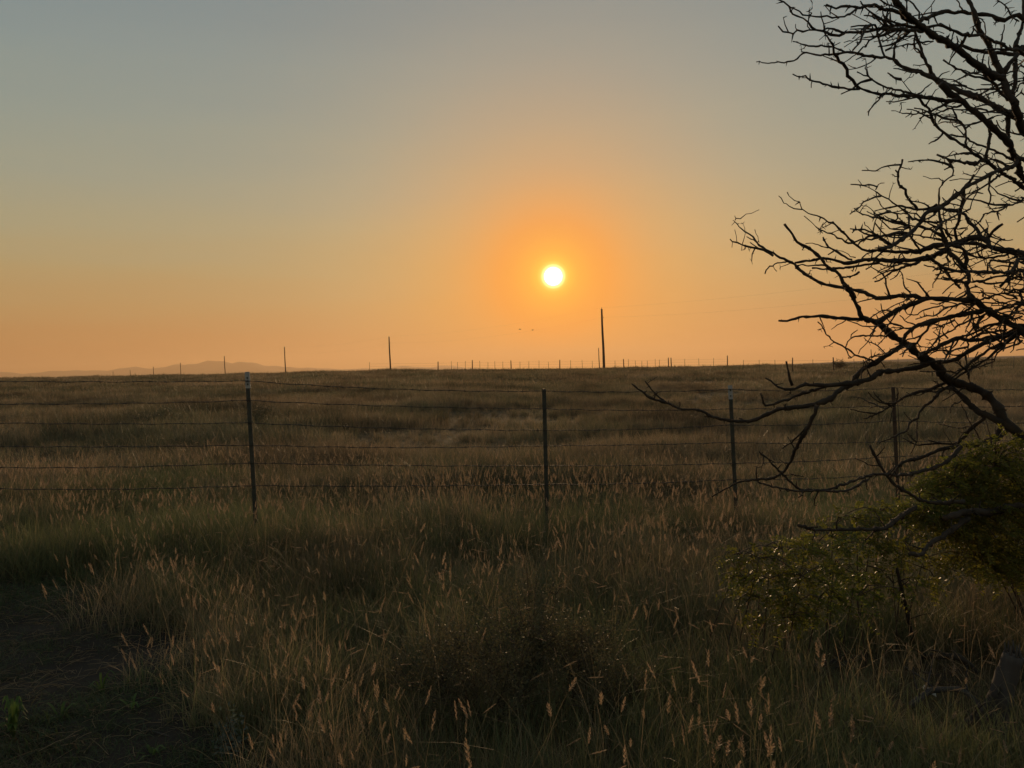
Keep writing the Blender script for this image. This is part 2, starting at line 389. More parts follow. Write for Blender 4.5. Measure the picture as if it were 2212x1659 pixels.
# ------------------------------------------------------------------ far fence along the rise
ff = empty('field_fence', (10, 110, gz(10, 110)))
tag(ff, 'long low fence of thin posts running along the horizon below the sun', 'fence')
far = [(799, 0), (947, 1), (976, 0), (990, 0), (1006, 0), (1021, 1), (1038, 0), (1055, 0), (1070, 0), (1087, 0), (1105, 1), (1124, 0), (1143, 0), (1165, 0), (1186, 0), (1210, 1),
       (1234, 0), (1259, 0), (1280, 0), (1330, 0), (1348.5, 1), (1359, 0), (1374, 0), (1387, 0), (1400, 0), (1416, 0), (1426, 0), (1445, 1), (1451, 1), (1480, 0), (1511, 0), (1542, 0), (1572, 1)]
line = []
for px, th in far:
    D = 110 - 3 * (px > 1300); x = (px - CX) / FPX * D; z = gz(x, D)
    hgt = (1.55 if th else 1.35) + .12 * math.sin(px)
    a = MB(); r_ = .075 if th else .028
    ln = .03 * math.sin(px * 1.7)
    a.tube([(x, D, z - .2), (x + ln, D, z + hgt * .6), (x + ln * 1.4, D, z + hgt)], [r_, r_ * .95, r_ * .8], 7)
    a.build('post', M_pole if th else M_steel, ff); line.append((x, D, z))
for zz in (.5, .85, 1.2):
    a = MB(); a.tube([(x, y + .08, z + zz) for x, y, z in line], .006, 3); a.build('wire', M_wire, ff)
ff2 = empty('field_fence', (40, 70, gz(40, 70)))
tag(ff2, 'thin post fence crossing the field behind the bare branches at right', 'fence')
line = []
for px, th in [(1606, 0), (1641, 0), (1676, 0), (1712, 1), (1757, 0), (1802, 1), (1846, 0), (1892, 0), (1940, 0), (1985, 0), (2025, 0), (2084, 0), (2128, 0), (2143, 1), (2190, 0), (2240, 0)]:
    D = np.interp(px, [1600, 1712, 1800, 2240], [84, 76, 70, 62]); x = (px - CX) / FPX * D; z = gz(x, D); hgt = (1.4 if th else 1.2)
    a = MB(); r_ = .06 if th else .024; ln = .04 * math.sin(px * 1.3)
    a.tube([(x, D, z - .2), (x + ln, D, z + hgt * .6), (x + ln * 1.4, D, z + hgt)], [r_, r_ * .95, r_ * .8], 7)
    a.build('post', M_pole if th else M_steel, ff2); line.append((x, D, z))
for zz in (.45, .8, 1.1):
    a = MB(); a.tube([(x, y + .07, z + zz) for x, y, z in line], .005, 3); a.build('wire', M_wire, ff2)

# ------------------------------------------------------------------ near barbed wire fence
nf = empty('barbed_wire_fence', (0, 7.7, gz(0, 7.7)))
tag(nf, 'barbed wire fence on steel posts crossing the dry grass', 'fence')
fposts = [(-170, 800, 7.0, 822, 1052), (534, 804, 7.25, 823, 1049), (1175, 840, 7.75, 845, 1046), (1577, 833, 8.15, 841, 1036), (1929, 836, 8.5, 838, 1024), (2300, 838, 8.9, 842, 1015)]
wires = [[] for _ in range(6)]
for i, (px, pyt, D, w0, w5) in enumerate(fposts):
    top = at(px, pyt, D); b = np.array([top[0] + .045 * (i in (1, 3, 4)), D, gz(top[0], D) - .15])
    # T section
    prof = np.array([(-.019, -.004), (.019, -.004), (.019, .002), (.004, .002), (.004, .034), (-.004, .034), (-.004, .002), (-.019, .002)]) * 1.05
    def seg(t0, t1, grow=1.0):
        V = []
        for t in (t0, t1):
            c = b + (top - b) * t
            V += [(c[0] + q[0] * grow, c[1] + q[1] * grow, c[2]) for q in prof]
        return V, [(j, (j+1) % 8, 8 + (j+1) % 8, 8 + j) for j in range(8)] + [tuple(range(8))[::-1], tuple(range(8, 16))]
    a = MB(); a.add(*seg(0, 1))
    for t in np.linspace(.25, .97, 22):
        c = b + (top - b) * t; a.box(c + (0, -.0065, 0), (.012, .006, .016))
    po = a.build('post', M_rust if i == 4 else M_steel, nf, smooth=False)
    if i in (1, 3):
        a = MB(); a.add(*seg(.915, 1.002, 1.14)); a.build('painted_tip', M_white, po, smooth=False)
    for j in range(6):
        wy = w0 + (w5 - w0) * j / 5 + (4 * math.sin(j * 2.3 + i * 1.7) if 0 < j < 5 else 0)
        wires[j].append(at(px + (wy - pyt) * .02, wy, D - .02))
for j in range(6):
    mb = MB(); bb = MB(); P = []
    for a, b in zip(wires[j][:-1], wires[j][1:]):
        t = np.linspace(0, 1, 40)[:-1]; q = a[None] + (b - a)[None] * t[:, None]; sag = rng.uniform(.006, .03)
        q[:, 2] -= sag * 4 * t * (1 - t); q[:, 2] += .003 * np.sin(t * 40 + j); P.append(q)
    P = np.vstack(P + [wires[j][-1][None]])
    for ph in (0, math.pi):                                         # two twisted strands
        th = np.arange(len(P)) * 1.9 + ph
        mb.tube(P + .0026 * np.stack([0*th, np.cos(th), np.sin(th)], 1), .0027, 4)
    w = mb.build('wire', M_wire, nf)
    d = 0
    for q0, q1 in zip(P[:-1], P[1:]):
        d += np.linalg.norm(q1 - q0)
        if d > .125:
            d = 0; dv = rng.normal(size=3); dv[0] *= .3; dv *= .016 / np.linalg.norm(dv)
            bb.tube([q0 - dv, q0 + dv], .0016, 3); bb.tube([q0 - (.006, 0, 0), q0 + (.006, 0, 0)], .0046, 5)
            dv2 = np.array([dv[0], -dv[2], dv[1]]); bb.tube([q0 - dv2 + (.005, 0, 0), q0 + dv2 + (.005, 0, 0)], .0016, 3)
    tag(bb.build('barbs', M_wire, w), kind='stuff')
mb = MB(); mb.tube(spline([at(1937, 838, 8.5), at(1942, 920, 8.52), at(1944, 1000, 8.5), at(1950, 1040, 8.5)], .05), .004, 5); mb.build('stay', M_wire, nf)

# ------------------------------------------------------------------ birds
for i, (px, py, lb) in enumerate([(1123, 711.5, 'tiny dark bird flying below the sun, the darker of two'), (1150.5, 713, 'tiny faint bird flying just right of the other bird')]):
    c = at(px, py, 140 + 15 * i); o = empty('bird', c); tag(o, lb, 'bird', 'birds below the sun')
    a = MB(); a.tube([c + (-.20, 0, 0), c + (-.14, 0, .02), c + (-.02, 0, .03), c + (.10, 0, .015), c + (.16, 0, .03), c + (.20, 0, .03), c + (.25, 0, .02)], [.02, .045, .06, .05, .035, .03, .004], 8); a.build('body', M_bird, o)
    for s in (-1, 1):
        a = MB(); a.add([c + (.08, .03*s, .03), c + (-.06, .03*s, .03), c + (-.02, .22*s, .10), c + (.06, .2*s, .11), c + (-.10, .42*s, .05), c + (.08, .03*s, .02), c + (-.06, .03*s, .02)], [(0, 1, 2, 3), (3, 2, 4), (5, 3, 2, 6)]); a.build('wing', M_bird, o)

# ------------------------------------------------------------------ bare thorn tree (limbs root -> tip: diameters, then points of a survey of its branches)
TILES = {'A': (2800, 0, 520), 'B': (3320, 0, 520), 'C': (3320, 390, 520), 'D': (2700, 680, 520), 'E': (3200, 600, 640),
         'F': (2880, 1070, 480), 'G': (3360, 1070, 480), 'H': (3200, 1400, 640), 'R': (2560, 1300, 1280), 'S': (2560, 1920, 1280)}
LIMBS = '''100 90 B2075,1659 1990,1540 1900,1330 1850,1210
88 60 B1850,1210 1760,1000 1690,820 1640,690 1530,540 1450,300 1390,130 1310,-30
105 75 B1870,1240 1700,1190 1530,1090 1300,900 1100,740 900,640 700,540 580,420 470,340 330,210 220,90 150,-30
70 60 B1880,1200 1960,1050 2090,900 2240,720
52 36 B2010,1530 2060,1400 2075,1200 2075,950 2070,800 2090,670 2160,490 2195,330 2205,100 2210,-30
60 45 B2250,900 2090,870 1990,850 1800,850 1600,830 1400,790 1240,735 1110,735
60 40 B2250,890 2050,800 1900,730 1600,610 1500,560 1300,550 1100,490 1000,450 830,400 640,430
48 50 B2250,345 1900,330 1780,290 1620,230 1450,230 1250,190 1050,195 900,195 760,250 580,310 500,360
46 14 B430,370 300,290 250,215 160,190 0,150 A2212,160 2100,110 1990,80 1850,110 1690,110 1500,100 1430,120 1290,88
28 10 A1790,120 1700,185 1550,260 1450,275 1280,265 1110,280 1000,240 910,235 870,175 780,145 690,115 640,80
46 26 B600,490 300,480 0,465 A2070,470 1880,520 1700,515 1560,525 1500,492 1420,490 1280,445 1225,475
32 10 A1560,530 1450,575 1350,550 1270,510 1230,490 1100,480 1000,470 910,505 800,495 740,535 570,495 480,430
26 10 A1100,475 1040,430 985,345 890,305 790,260 740,230 700,170 660,100 590,40 470,-20
16 12 A985,345 990,260 1010,180 1045,110 1060,30 1020,-20
14 9 A1010,465 970,420 970,370
14 8 A805,490 780,440 780,385
70 40 B850,1290 760,1250 600,1170 400,1110 250,1055 130,950 0,910 A2212,920 2050,915
40 10 A2050,915 1870,885 1730,840 1540,840 1390,865 1250,880 1100,885 950,840 900,840 810,940 700,980 600,998 500,990 430,1005 300,1000 150,990
65 36 B1180,1590 1000,1610 800,1575 500,1540 200,1530 0,1490 A2212,1500 2080,1510 1940,1450 1790,1405
45 13 A1790,1410 1680,1280 1610,1200 1605,1110 1530,1010 1440,920 1390,850 1370,750 1300,600 1240,490 1220,380 1195,270 1185,200
25 14 A1600,835 1500,810 1380,740 1280,745 1190,730 1110,742 980,730 740,662
14 4 A1370,740 1490,680
36 20 B330,390 150,410 0,450 A2150,530 2050,590 1960,640 1890,740 1870,770 1780,850
15 8 A1960,635 1800,630 1700,660 1560,690
14 8 A1880,540 1780,610 1690,660 1560,750
28 10 A2090,480 2060,405 2000,400 1900,415 1800,408 1680,428
18 8 A2010,450 1990,385 1900,330 1820,305 1700,222
28 22 A2200,900 2140,720 2100,620 2080,490
30 12 A1800,1420 1700,1425 1550,1405 1400,1390 1220,1330 1050,1285 930,1215 800,1215 740,1190
16 3 A1045,1285 1030,1340 1030,1400
30 10 B520,1520 400,1490 200,1440 0,1385 A2212,1385 2100,1340 1940,1215 1820,1180 1760,1165
16 12 A1925,1205 1910,1130 1890,1050
22 10 A2060,930 1980,995 1880,1045 1760,1085 1600,1115
12 8 A1740,1085 1680,1070 1610,1030
14 10 A1740,870 1640,940 1540,1000
22 8 A1850,900 1740,955
100 65 C2270,345 1950,150 1700,10 B1700,1659 1500,1570 1250,1470 1000,1360 850,1290 780,1240 720,1160
45 26 B740,1200 690,1080 610,900 560,740 520,620 480,520 470,400
28 18 B600,930 540,820 460,740 450,650 480,560
32 18 B130,950 145,800 160,720 220,560 280,420
25 12 B760,660 640,670 500,690 400,720 240,715 100,770 0,810
15 8 B0,800 180,690 270,640 400,600 460,550
90 85 C2270,1260 2120,950 2050,830 1980,640 1900,540 1640,310 1540,210 1330,60 B1250,1640 1100,1540 950,1400 880,1330
120 100 C2270,500 2120,150 2060,0 B2075,1659
56 50 C1990,100 1960,300 1955,530 1930,600
70 36 C2270,1370 2000,1180 1830,1080 1600,910 1380,780 1270,670 1050,540 940,460 790,330 740,180 700,90 640,30 B600,1659 540,1580 480,1530
46 20 C1600,900 1420,945 1230,920 1050,880 920,850 830,815
24 9 C855,1640 855,1450 880,1340 930,1240 1000,1190 1070,1140 1095,1070 1060,980 985,890
14 8 C930,1225 850,1190 740,1185 600,1150
66 45 C2270,910 2050,985 1900,1040 1700,1110 1500,1215 1290,1330 1100,1480 930,1620 E1130,620
46 30 E1130,620 980,665 900,760 850,850 750,940 620,1030 480,1120 330,1160
30 9 E480,1120 330,1160 180,1175 0,1075 D2040,990 1840,865 1720,820 1600,760 1530,720 1450,640 1350,550
32 14 E740,955 600,950 450,965 230,1030 100,1020 0,1070
26 7 E0,1065 D2130,970 2020,860 1930,800 1880,715 1700,620 1560,550 1410,520 1310,450 1260,340 1170,290 1110,230 1075,170
14 6 D1310,450 1190,430 1050,370 1020,355 975,280 930,215
24 12 E500,1100 420,1070 330,975 250,950 160,910 40,910 0,920 D2170,780 2110,815
12 8 E250,930 180,870 130,805
50 14 E1640,1000 1620,930 1590,880 1500,810 1450,710 1370,665 1200,640 1110,615 1080,590 930,630 780,635 600,590 540,600 420,620 280,665
30 13 E820,620 760,550 690,470 670,390 600,320 575,180 620,50 635,0
18 14 E570,160 545,130
24 7 E780,780 700,690 560,585 470,510 360,470 270,390 200,350 110,330 60,260
12 6 E290,385 320,320 405,290
14 5 E690,700 540,690 400,630 330,540 290,420
26 18 E1140,800 1000,805 880,800 770,770 740,740
32 22 E1200,1040 1150,950 1130,800 1115,680 1105,600
22 7 E740,960 730,880 620,800 450,790 400,770 300,740 120,710 20,630
15 8 E720,880 600,910 480,890 420,840 330,760 280,690 230,640 165,590
28 26 E1340,1030 1320,900 1370,790 1380,660 1430,480 1440,370 1570,190
22 12 E1390,650 1460,520 1500,460 1600,420 1680,440
24 14 E1900,200 1760,300 1620,390 1600,420
14 9 E1600,420 1540,540 1505,640
14 8 E1680,240 1480,240 1380,250 1260,262
30 28 E1750,1010 1800,930 1940,835
20 16 E1640,950 1740,890
80 50 E2270,1270 2050,1190 1850,1150 1760,1110 1730,1040 1640,1000 1500,1010 1380,1060 1230,1090 1050,1110 940,1150 850,1190
45 28 E850,1190 700,1190 500,1190 330,1170
40 32 E1720,1130 1620,1090 1450,1085 1300,1085
66 40 G1300,250 1250,130 1240,0 E1490,1500 1450,1390 1470,1290 1430,1170 1380,1130 1280,1110
46 26 E1440,1390 1340,1290 1240,1190 1200,1100 1150,1000 1050,930 950,880 850,860
60 40 E1250,1170 1100,1215 950,1275 700,1295 500,1305 370,1295 200,1290 0,1325
34 24 E0,1325 D1980,1310 1870,1265 1640,1230 1440,1265 1190,1300
80 40 G1350,290 1130,250 900,235 700,225 450,220 330,185 0,190 F1950,225 1800,190 1600,100 1350,70 1180,20 1000,-10 D1550,1590
42 12 D1550,1590 1280,1420 1190,1320 1020,1240 850,1150 680,1050 580,980 530,880 400,800 270,690 235,640
12 7 D240,620 260,600 330,600 410,530 500,510 635,450
9 3 D235,650 185,705
8 3 D255,600 235,550
8 3 D235,640 205,620
30 10 D850,1190 700,1090 560,1060 360,1020 280,985 200,950 150,925
8 6 D270,970 260,870 235,770
8 3 D200,960 190,1055
8 3 D350,1020 347,1105
8 3 D450,1050 470,1115
20 8 D640,1030 540,940 430,880
20 12 D600,1060 540,1020 480,975
9 5 D625,980 600,880 555,770
22 8 D1050,1290 910,1300 840,1350 760,1385 710,1470
8 4 D850,1355 870,1400 905,1435
72 26 F1620,560 1480,230 1320,-10 D1990,1659 1900,1500 1850,1430 1720,1370 1600,1220 1430,1070 1290,1020 1200,920 1110,790 1030,695
22 14 D1720,1340 1600,1340 1450,1345 1230,1340
28 18 E330,1335 150,1360 0,1385 D2000,1375 1800,1395 1650,1395 1480,1380
28 20 D2110,1250 1990,1220 1880,1130 1740,1050 1640,890
16 8 D1730,1060 1610,1040 1520,990 1360,990
20 18 D1810,1115 1725,1170
14 8 D2160,1215 2080,1200 2000,1130 1860,1090
20 24 D1920,1530 2050,1520 2180,1480 2212,1440
60 48 F1500,220 1410,60 1320,-10
120 95 H2370,920 2130,760 1980,640 1880,450 1740,290 1560,190 1250,95
100 78 H1250,95 1130,0 G760,1440 640,1340 420,1230 270,1090 100,960 0,920 F2050,780 1900,650 1750,600 1620,550
50 24 F1640,590 1500,590 1280,565 1150,560 950,530 800,545 600,550 400,600 180,612
60 60 G500,230 300,320 100,390 0,430 F2100,500 1980,590 1900,660
130 90 G2370,920 2100,740 1850,600 1600,450 1400,290 1250,180
72 55 G1500,440 1300,470 1100,520 850,570 600,650 400,690 250,770 170,860 140,980
82 60 G2100,800 1900,870 1700,920 1500,1010 1250,1140 1050,1270 850,1320 700,1320
58 40 G1900,850 1650,900 1400,950 1200,940 1050,910 900,980 700,1080 500,1160 400,1190
30 24 G1900,780 1700,800 1500,830 1300,920
34 26 G1800,660 1600,690 1400,800 1200,880 1100,900
34 24 G580,680 540,790 450,870 380,990 300,1060
26 14 G1300,340 1100,320 900,450 820,520
32 20 G1350,330 1250,420 1100,480 980,530
28 18 G1560,490 1300,600 1100,680 950,790 780,880 620,1040 450,1230
22 14 G1540,500 1350,720 1200,850 1100,890
22 10 G1150,310 1000,360 850,380 780,350 640,380 500,420 400,490 260,510 190,500 100,330
20 10 G320,350 250,510 150,600
20 10 G350,690 240,660 160,610 70,520
22 12 G260,740 130,740 0,660 F1700,715 1500,650 1380,610
20 12 G250,740 0,735 F2050,740
14 8 F1350,600 1290,640 1190,690 1100,760
56 34 G130,1010 0,1120 F2100,1190 1980,1260 1850,1340 1650,1440 1500,1600 R1110,230
32 8 R1100,235 960,250 800,245 700,275 620,260 540,205
30 10 F1870,1320 1700,1270 1560,1220 1500,1210 1440,1140 1330,1070 1200,1010 1050,890 980,780 870,640
24 16 F2060,890 1950,865 1780,875 1600,875 1430,915 1350,1030 1330,1080 1400,1200 1450,1250
14 10 F1430,910 1440,850 1550,770
16 10 F1850,770 1770,880 1720,980 1600,1110 1560,1180
14 8 F1790,1260 1780,1110
14 8 F1800,1250 1930,1170
12 7 F2030,1210 1900,1090
60 34 G640,1350 400,1410 150,1450 0,1480 R1290,165 1200,215 1040,265 960,335 870,375
22 6 R870,375 720,395 620,405 530,450 450,480 330,480 200,455 100,410 0,405 -110,360 -190,290 -245,222
14 6 R-110,360 -210,330 -330,240
26 7 R870,380 840,460 790,560 740,650 700,740 640,820 560,855 400,870 280,920 190,970
12 6 R800,520 740,590 650,660
16 9 R950,250 760,310 650,350 540,380 505,300
16 8 R710,250 690,180 670,95
34 10 H1230,110 1110,160 1000,210 800,250 600,350 450,450 300,530 130,590
14 8 H520,430 490,560 480,640
34 10 H1290,200 1170,200 1000,380 900,440 830,580 730,640 690,740 560,810 340,900
18 8 H830,590 820,760 820,880 750,1030
88 50 H1980,670 1750,560 1600,480 1480,370 1330,220 1230,130
42 12 H1700,580 1550,690 1450,800 1370,890 1280,920 1150,910 1020,905 900,930 800,920 640,840
46 16 H1900,700 1850,810 1700,890 1500,940 1350,950 1150,980 1000,1040 850,1100 700,1130 450,1290
50 24 H1400,950 1270,1090 1150,1180 900,1260 650,1320 400,1310 230,1320 0,1390
14 7 R1106,868 1000,910 880,930 760,920 680,860 600,780 545,720 495,680
14 7 R1200,860 1070,930 900,935 700,930 560,900 490,880
22 12 H400,1280 330,1130 270,1020 200,920
14 8 H350,1200 200,1180 20,1100
38 18 H2000,740 1860,860 1750,920 1700,1010 1580,1080 1400,1170 1280,1260 1240,1380 1250,1540
14 8 H1650,870 1560,700 1470,560 1420,440 1390,400
12 8 H1650,850 1750,940 1860,1000
50 36 R2260,1050 2000,1070 1850,1070 1710,1110
36 18 R1850,1110 1700,1220 1600,1280 1540,1350 1470,1340
26 10 R1820,1000 1700,1010 1560,1000 1450,940 1360,880 1290,790 1210,640
24 9 R1510,1040 1400,1110 1300,1180 1100,1180 900,1190 750,1160
42 26 G1900,1000 1700,1060 1500,1180 1350,1290 1200,1420 950,1600
36 24 G1880,1010 1700,1170 1500,1310 1300,1440 1150,1520 1000,1640
26 14 G1890,1030 1750,1170 1690,1310 1640,1340
58 50 G2270,700 2150,800 1930,960 1890,1010
24 16 G2270,930 2050,990 1900,1010
26 14 G1200,1180 1220,1390 1270,1600
24 12 G1230,970 1250,1130 1255,1250
32 26 G2270,130 1950,130 1700,170 1500,240 1300,230
26 20 G2270,330 1900,300 1500,300
42 36 G2270,350 2000,370 1800,420 1600,480
24 16 G2270,220 2000,240 1750,160 1500,130 1290,105
22 12 G1500,200 1500,60 1400,20 1350,0
36 26 G2230,60 2180,200 2100,400 1900,600 1870,800 1880,1000
26 16 G2270,530 1900,540 1700,470
22 14 G2270,440 2100,420 2000,600
28 18 G2270,620 2050,600 1950,570
20 9 G900,920 800,800 830,700 900,610
18 8 G780,880 580,960 500,930
18 8 G700,1090 760,940 650,800 740,760
16 8 G1080,690 1010,600 950,610
24 12 G1030,920 900,1160 840,1300
22 10 G1080,930 960,1110 900,1290
52 36 E2270,1290 2050,1440 1800,1455 1480,1450 1250,1425 1150,1390 1050,1300 950,1240
32 18 E1190,1410 1230,1500 1330,1600 1390,1660
26 16 E1500,1590 1330,1570 1250,1540 1160,1520
30 16 E2270,1370 2100,1350 1950,1320 1760,1300
28 16 E2270,1210 1950,1240 1700,1270 1500,1230 1450,1170
28 20 E2270,1480 2000,1490 1700,1550 1500,1590
26 18 E2270,1540 1950,1590 1750,1600 1550,1570
36 24 E2270,1430 2050,1500 1900,1640
28 12 E860,1310 800,1340 700,1370 500,1450 380,1540 275,1580
24 13 E860,1170 780,1050 740,970
24 16 E1230,1050 1000,1010 850,980 740,960
22 12 E1280,1020 1150,880 950,900 870,970
20 10 E1200,940 1350,980 1480,890
18 8 E1480,880 1200,890
16 7 E1760,980 1860,1020 2060,1040
16 8 E1200,1240 1230,1330 1240,1410
18 8 E1130,1380 1080,1400 1030,1440
14 7 E1260,1310 1170,1360 1100,1390
28 12 E2270,505 2180,540 2000,590 1900,660 1760,690 1690,720
12 5 E2180,530 2060,460 1945,430
20 3 E1865,685 1890,780
26 18 E2270,395 2100,400
16 4 E1860,1200 1720,1180 1755,1235
46 24 C1600,900 1600,800 1640,690 1660,560 1660,430 1620,320
30 14 C2050,900 1800,770 1600,690 1400,620 1270,520 1100,505 950,480
28 18 C1280,660 1280,500 1280,380 1150,250 1090,120 1060,40 920,0
24 18 C1290,380 1400,310 1540,270
16 8 C1250,500 1110,360 1010,230
30 14 C1960,1010 1850,920 1750,890 1620,900
32 9 C1000,-10 800,80 650,130 500,150 400,160 280,140 100,110
26 12 C1210,20 1000,80 930,110 780,180 640,190 540,240
14 8 C400,160 325,210
20 9 C1380,800 1200,800 1120,775
16 8 C1830,1170 1760,1110 1700,1100
20 14 C1640,250 1750,200 1900,170
24 16 C1400,70 1530,80 1700,130 1900,150
36 12 B1950,1600 1900,1560 1800,1420 1690,1280 1500,1240 1300,1190 1200,1110 1050,1040 930,950
20 12 B1650,1240 1500,1200 1200,1110
26 12 B1880,1390 1620,1430 1370,1410 1230,1360 1190,1310 1000,1270 890,1260
20 12 B1850,1330 1700,1360 1510,1360
22 14 B2270,1280 1950,1320
22 14 B1660,1190 1660,1050 1660,900
18 9 B850,1240 900,1180 1010,1140
22 10 B520,1500 640,1420 740,1310
12 7 B420,1480 360,1400 290,1330 240,1250 180,1245
10 6 B295,1310 370,1250 455,1190
26 10 B540,300 530,200 440,70 380,20 320,-10
22 16 B340,180 340,60 310,-20
16 10 B560,300 640,160 720,100 770,40 800,-10
14 10 B690,380 730,200 740,100
18 12 B1240,180 1180,60 1140,-10
22 12 B80,350 70,120 20,0
18 10 B90,360 20,280 0,270
18 10 B1590,570 1590,420 1540,300
14 8 B700,500 850,500 940,535
22 16 B1480,530 1410,455
32 22 B2270,1110 2100,1120 1930,1180
26 18 B2270,1370 2090,1460 2040,1560
26 18 B2270,1540 2080,1560
20 4 B1090,800 1040,910
16 3 B1290,950 1240,990
14 3 B1780,330 1730,400
12 3 B1520,1430 1530,1520
16 6 B1500,1050 1460,900 1480,860'''
TR_D = 4.3
trunk2d = [(2480, 1360, 5.0), (2460, 1180, 4.8), (2430, 960, 4.6), (2390, 700, 4.4), (2350, 450, 4.3), (2330, 250, 4.25)]
def parse(line):
    w = line.split(); pts = []; tl = None; sc_ = None
    for t in w[2:]:
        if t[0].isalpha(): tl = t[0]; t = t[1:]
        x0, y0, ww = TILES[tl]; k = ww / 2212
        u, v = map(float, t.split(','))
        pts.append(((x0 + u * k) / 3840 * 2212, (y0 + v * k) / 3840 * 2212)); sc_ = k / 3840 * 2212
        if len(pts) == 1: s0 = sc_
    return float(w[0]) * s0, float(w[1]) * sc_, pts

base_pt = at(*trunk2d[0]); base_pt[2] = gz(base_pt[0], base_pt[1])
tree = empty('thorn_tree', base_pt)
tag(tree, 'bare dead thorn tree reaching in from the right edge of the picture', 'tree')
tp = [base_pt - (0, 0, .15)] + [at(*q) for q in trunk2d[1:]]
tp = spline(tp, .12); tp[:, 0] += .02 * np.sin(np.arange(len(tp)) * .8)
mb = MB(); mb.tube(tp, np.linspace(.17, .085, len(tp)), 12); mb.build('trunk', M_bark, tree)
known = []                                                          # (px, py, depth) samples of limbs already grown
trunk_s = [(np.interp(t, range(6), [q[0] for q in trunk2d]), np.interp(t, range(6), [q[1] for q in trunk2d]), np.interp(t, range(6), [q[2] for q in trunk2d])) for t in np.linspace(0, 5, 60)]
twig = MB()
trng = np.random.default_rng(5)
order = sorted([parse(l) for l in LIMBS.split('\n')], key=lambda q: (-(q[2][0][0] > 2200), -q[0]))
for d0, d1, pts in order:
    p0 = np.array(pts[0])
    if p0[0] > 2200:
        cand = [q for q in trunk_s if q[1] > p0[1] + 20] or trunk_s
        q = min(cand, key=lambda q: abs(q[1] - p0[1] - 90))
        D0 = q[2]; pts = [(q[0], q[1])] + pts
    else:
        D0 = None
        if known:
            K = np.array(known); dd = np.hypot(K[:, 0] - p0[0], K[:, 1] - p0[1]); j = int(dd.argmin())
            if dd[j] < 26: D0 = K[j, 2]
        if D0 is None: D0 = TR_D - .3 + trng.uniform(-.35, .35)
    if d1 / d0 > .3: d1 = max(d1, .55 * d0)
    pts = np.array(pts); s = np.concatenate([[0], np.cumsum(np.hypot(*np.diff(pts, axis=0).T))])
    drift = trng.uniform(-.0022, .0016) if s[-1] > 60 else trng.uniform(-.003, .003)
    D = D0 + drift * s + .05 * np.sin(s / 45 + trng.uniform(0, 6)) * np.clip(s / 60, 0, 1)
    D = np.clip(D, 2.9, 5.6)
    P3 = np.array([at(a, b, c) for (a, b), c in zip(pts, D)])
    P = spline(P3, .022)
    n = len(P); t = np.linspace(0, 1, n)
    if n > 4:                                                       # crooked, knotty growth
        j = trng.normal(size=(n, 3)) * .0022; j[0] = 0; P = P + j
    d = (d0 + (d1 - d0) * t) / FPX * np.interp(t, np.linspace(0, 1, len(D)), D) * (1.12 if max(d0, d1) > 8 else 1.32)
    rad = np.maximum(d / 2, .0020) * (1 + .16 * trng.normal(size=n).clip(-1.2, 2))
    thick = max(d0, d1)
    if thick < 4.2 and s[-1] < 60:
        twig.tube(P, rad, 5)
    else:
        a = MB(); a.tube(P, rad, 9 if thick > 12 else 6); a.build('branch', M_bark, tree)
    for a_, b_ in zip(np.linspace(0, 1, max(3, int(s[-1] / 5))), range(10 ** 6)):
        i = int(a_ * (n - 1)); known.append((np.interp(a_ * s[-1], s, pts[:, 0]), np.interp(a_ * s[-1], s, pts[:, 1]), np.interp(a_ * s[-1], s, D)))
    # thorns and short spurs
    if n > 5 and thick > 3 and d1 / max(d0, 1e-6) > .05:
        i = 2 + int(trng.integers(0, 5))
        while i < n - 1:
            T = P[min(i+1, n-1)] - P[i-1]; T /= np.linalg.norm(T) + 1e-9
            o = np.cross(T, trng.normal(size=3)); o /= np.linalg.norm(o) + 1e-9; o[1] *= .6
            big = trng.random()
            ln = trng.uniform(.014, .036) if big < .68 else trng.uniform(.03, .085)
            dirv = o + T * trng.uniform(-.1, .7); dirv /= np.linalg.norm(dirv)
            c = P[i]; w0 = min(max(rad[i] * .7, .0028), .0048) if big > .68 else .0036
            if big < .68: twig.tube([c, c + dirv * ln * .5, c + dirv * ln + (0, 0, -.002)], [w0, w0 * .7, .0005], 4)
            else:
                k = trng.normal(size=3) * .008; q1 = c + dirv * ln * .55; q2 = q1 + (dirv * .5 * ln + k + (0, 0, .006))
                twig.tube([c, q1, q2], [w0, w0 * .75, w0 * .5], 4)
                for _ in range(3):
                    v = trng.normal(size=3); v /= np.linalg.norm(v); b0 = [q1, q2][int(trng.integers(0, 2))]
                    twig.tube([b0, b0 + v * trng.uniform(.010, .028)], [.0024, .0008], 3)
            if trng.random() < .35: twig.tube([c - T * .006, c, c + T * .006], [rad[i] * .8, rad[i] * 1.35 + .0006, rad[i] * .8], 6)
            i += int(trng.integers(1, 6))
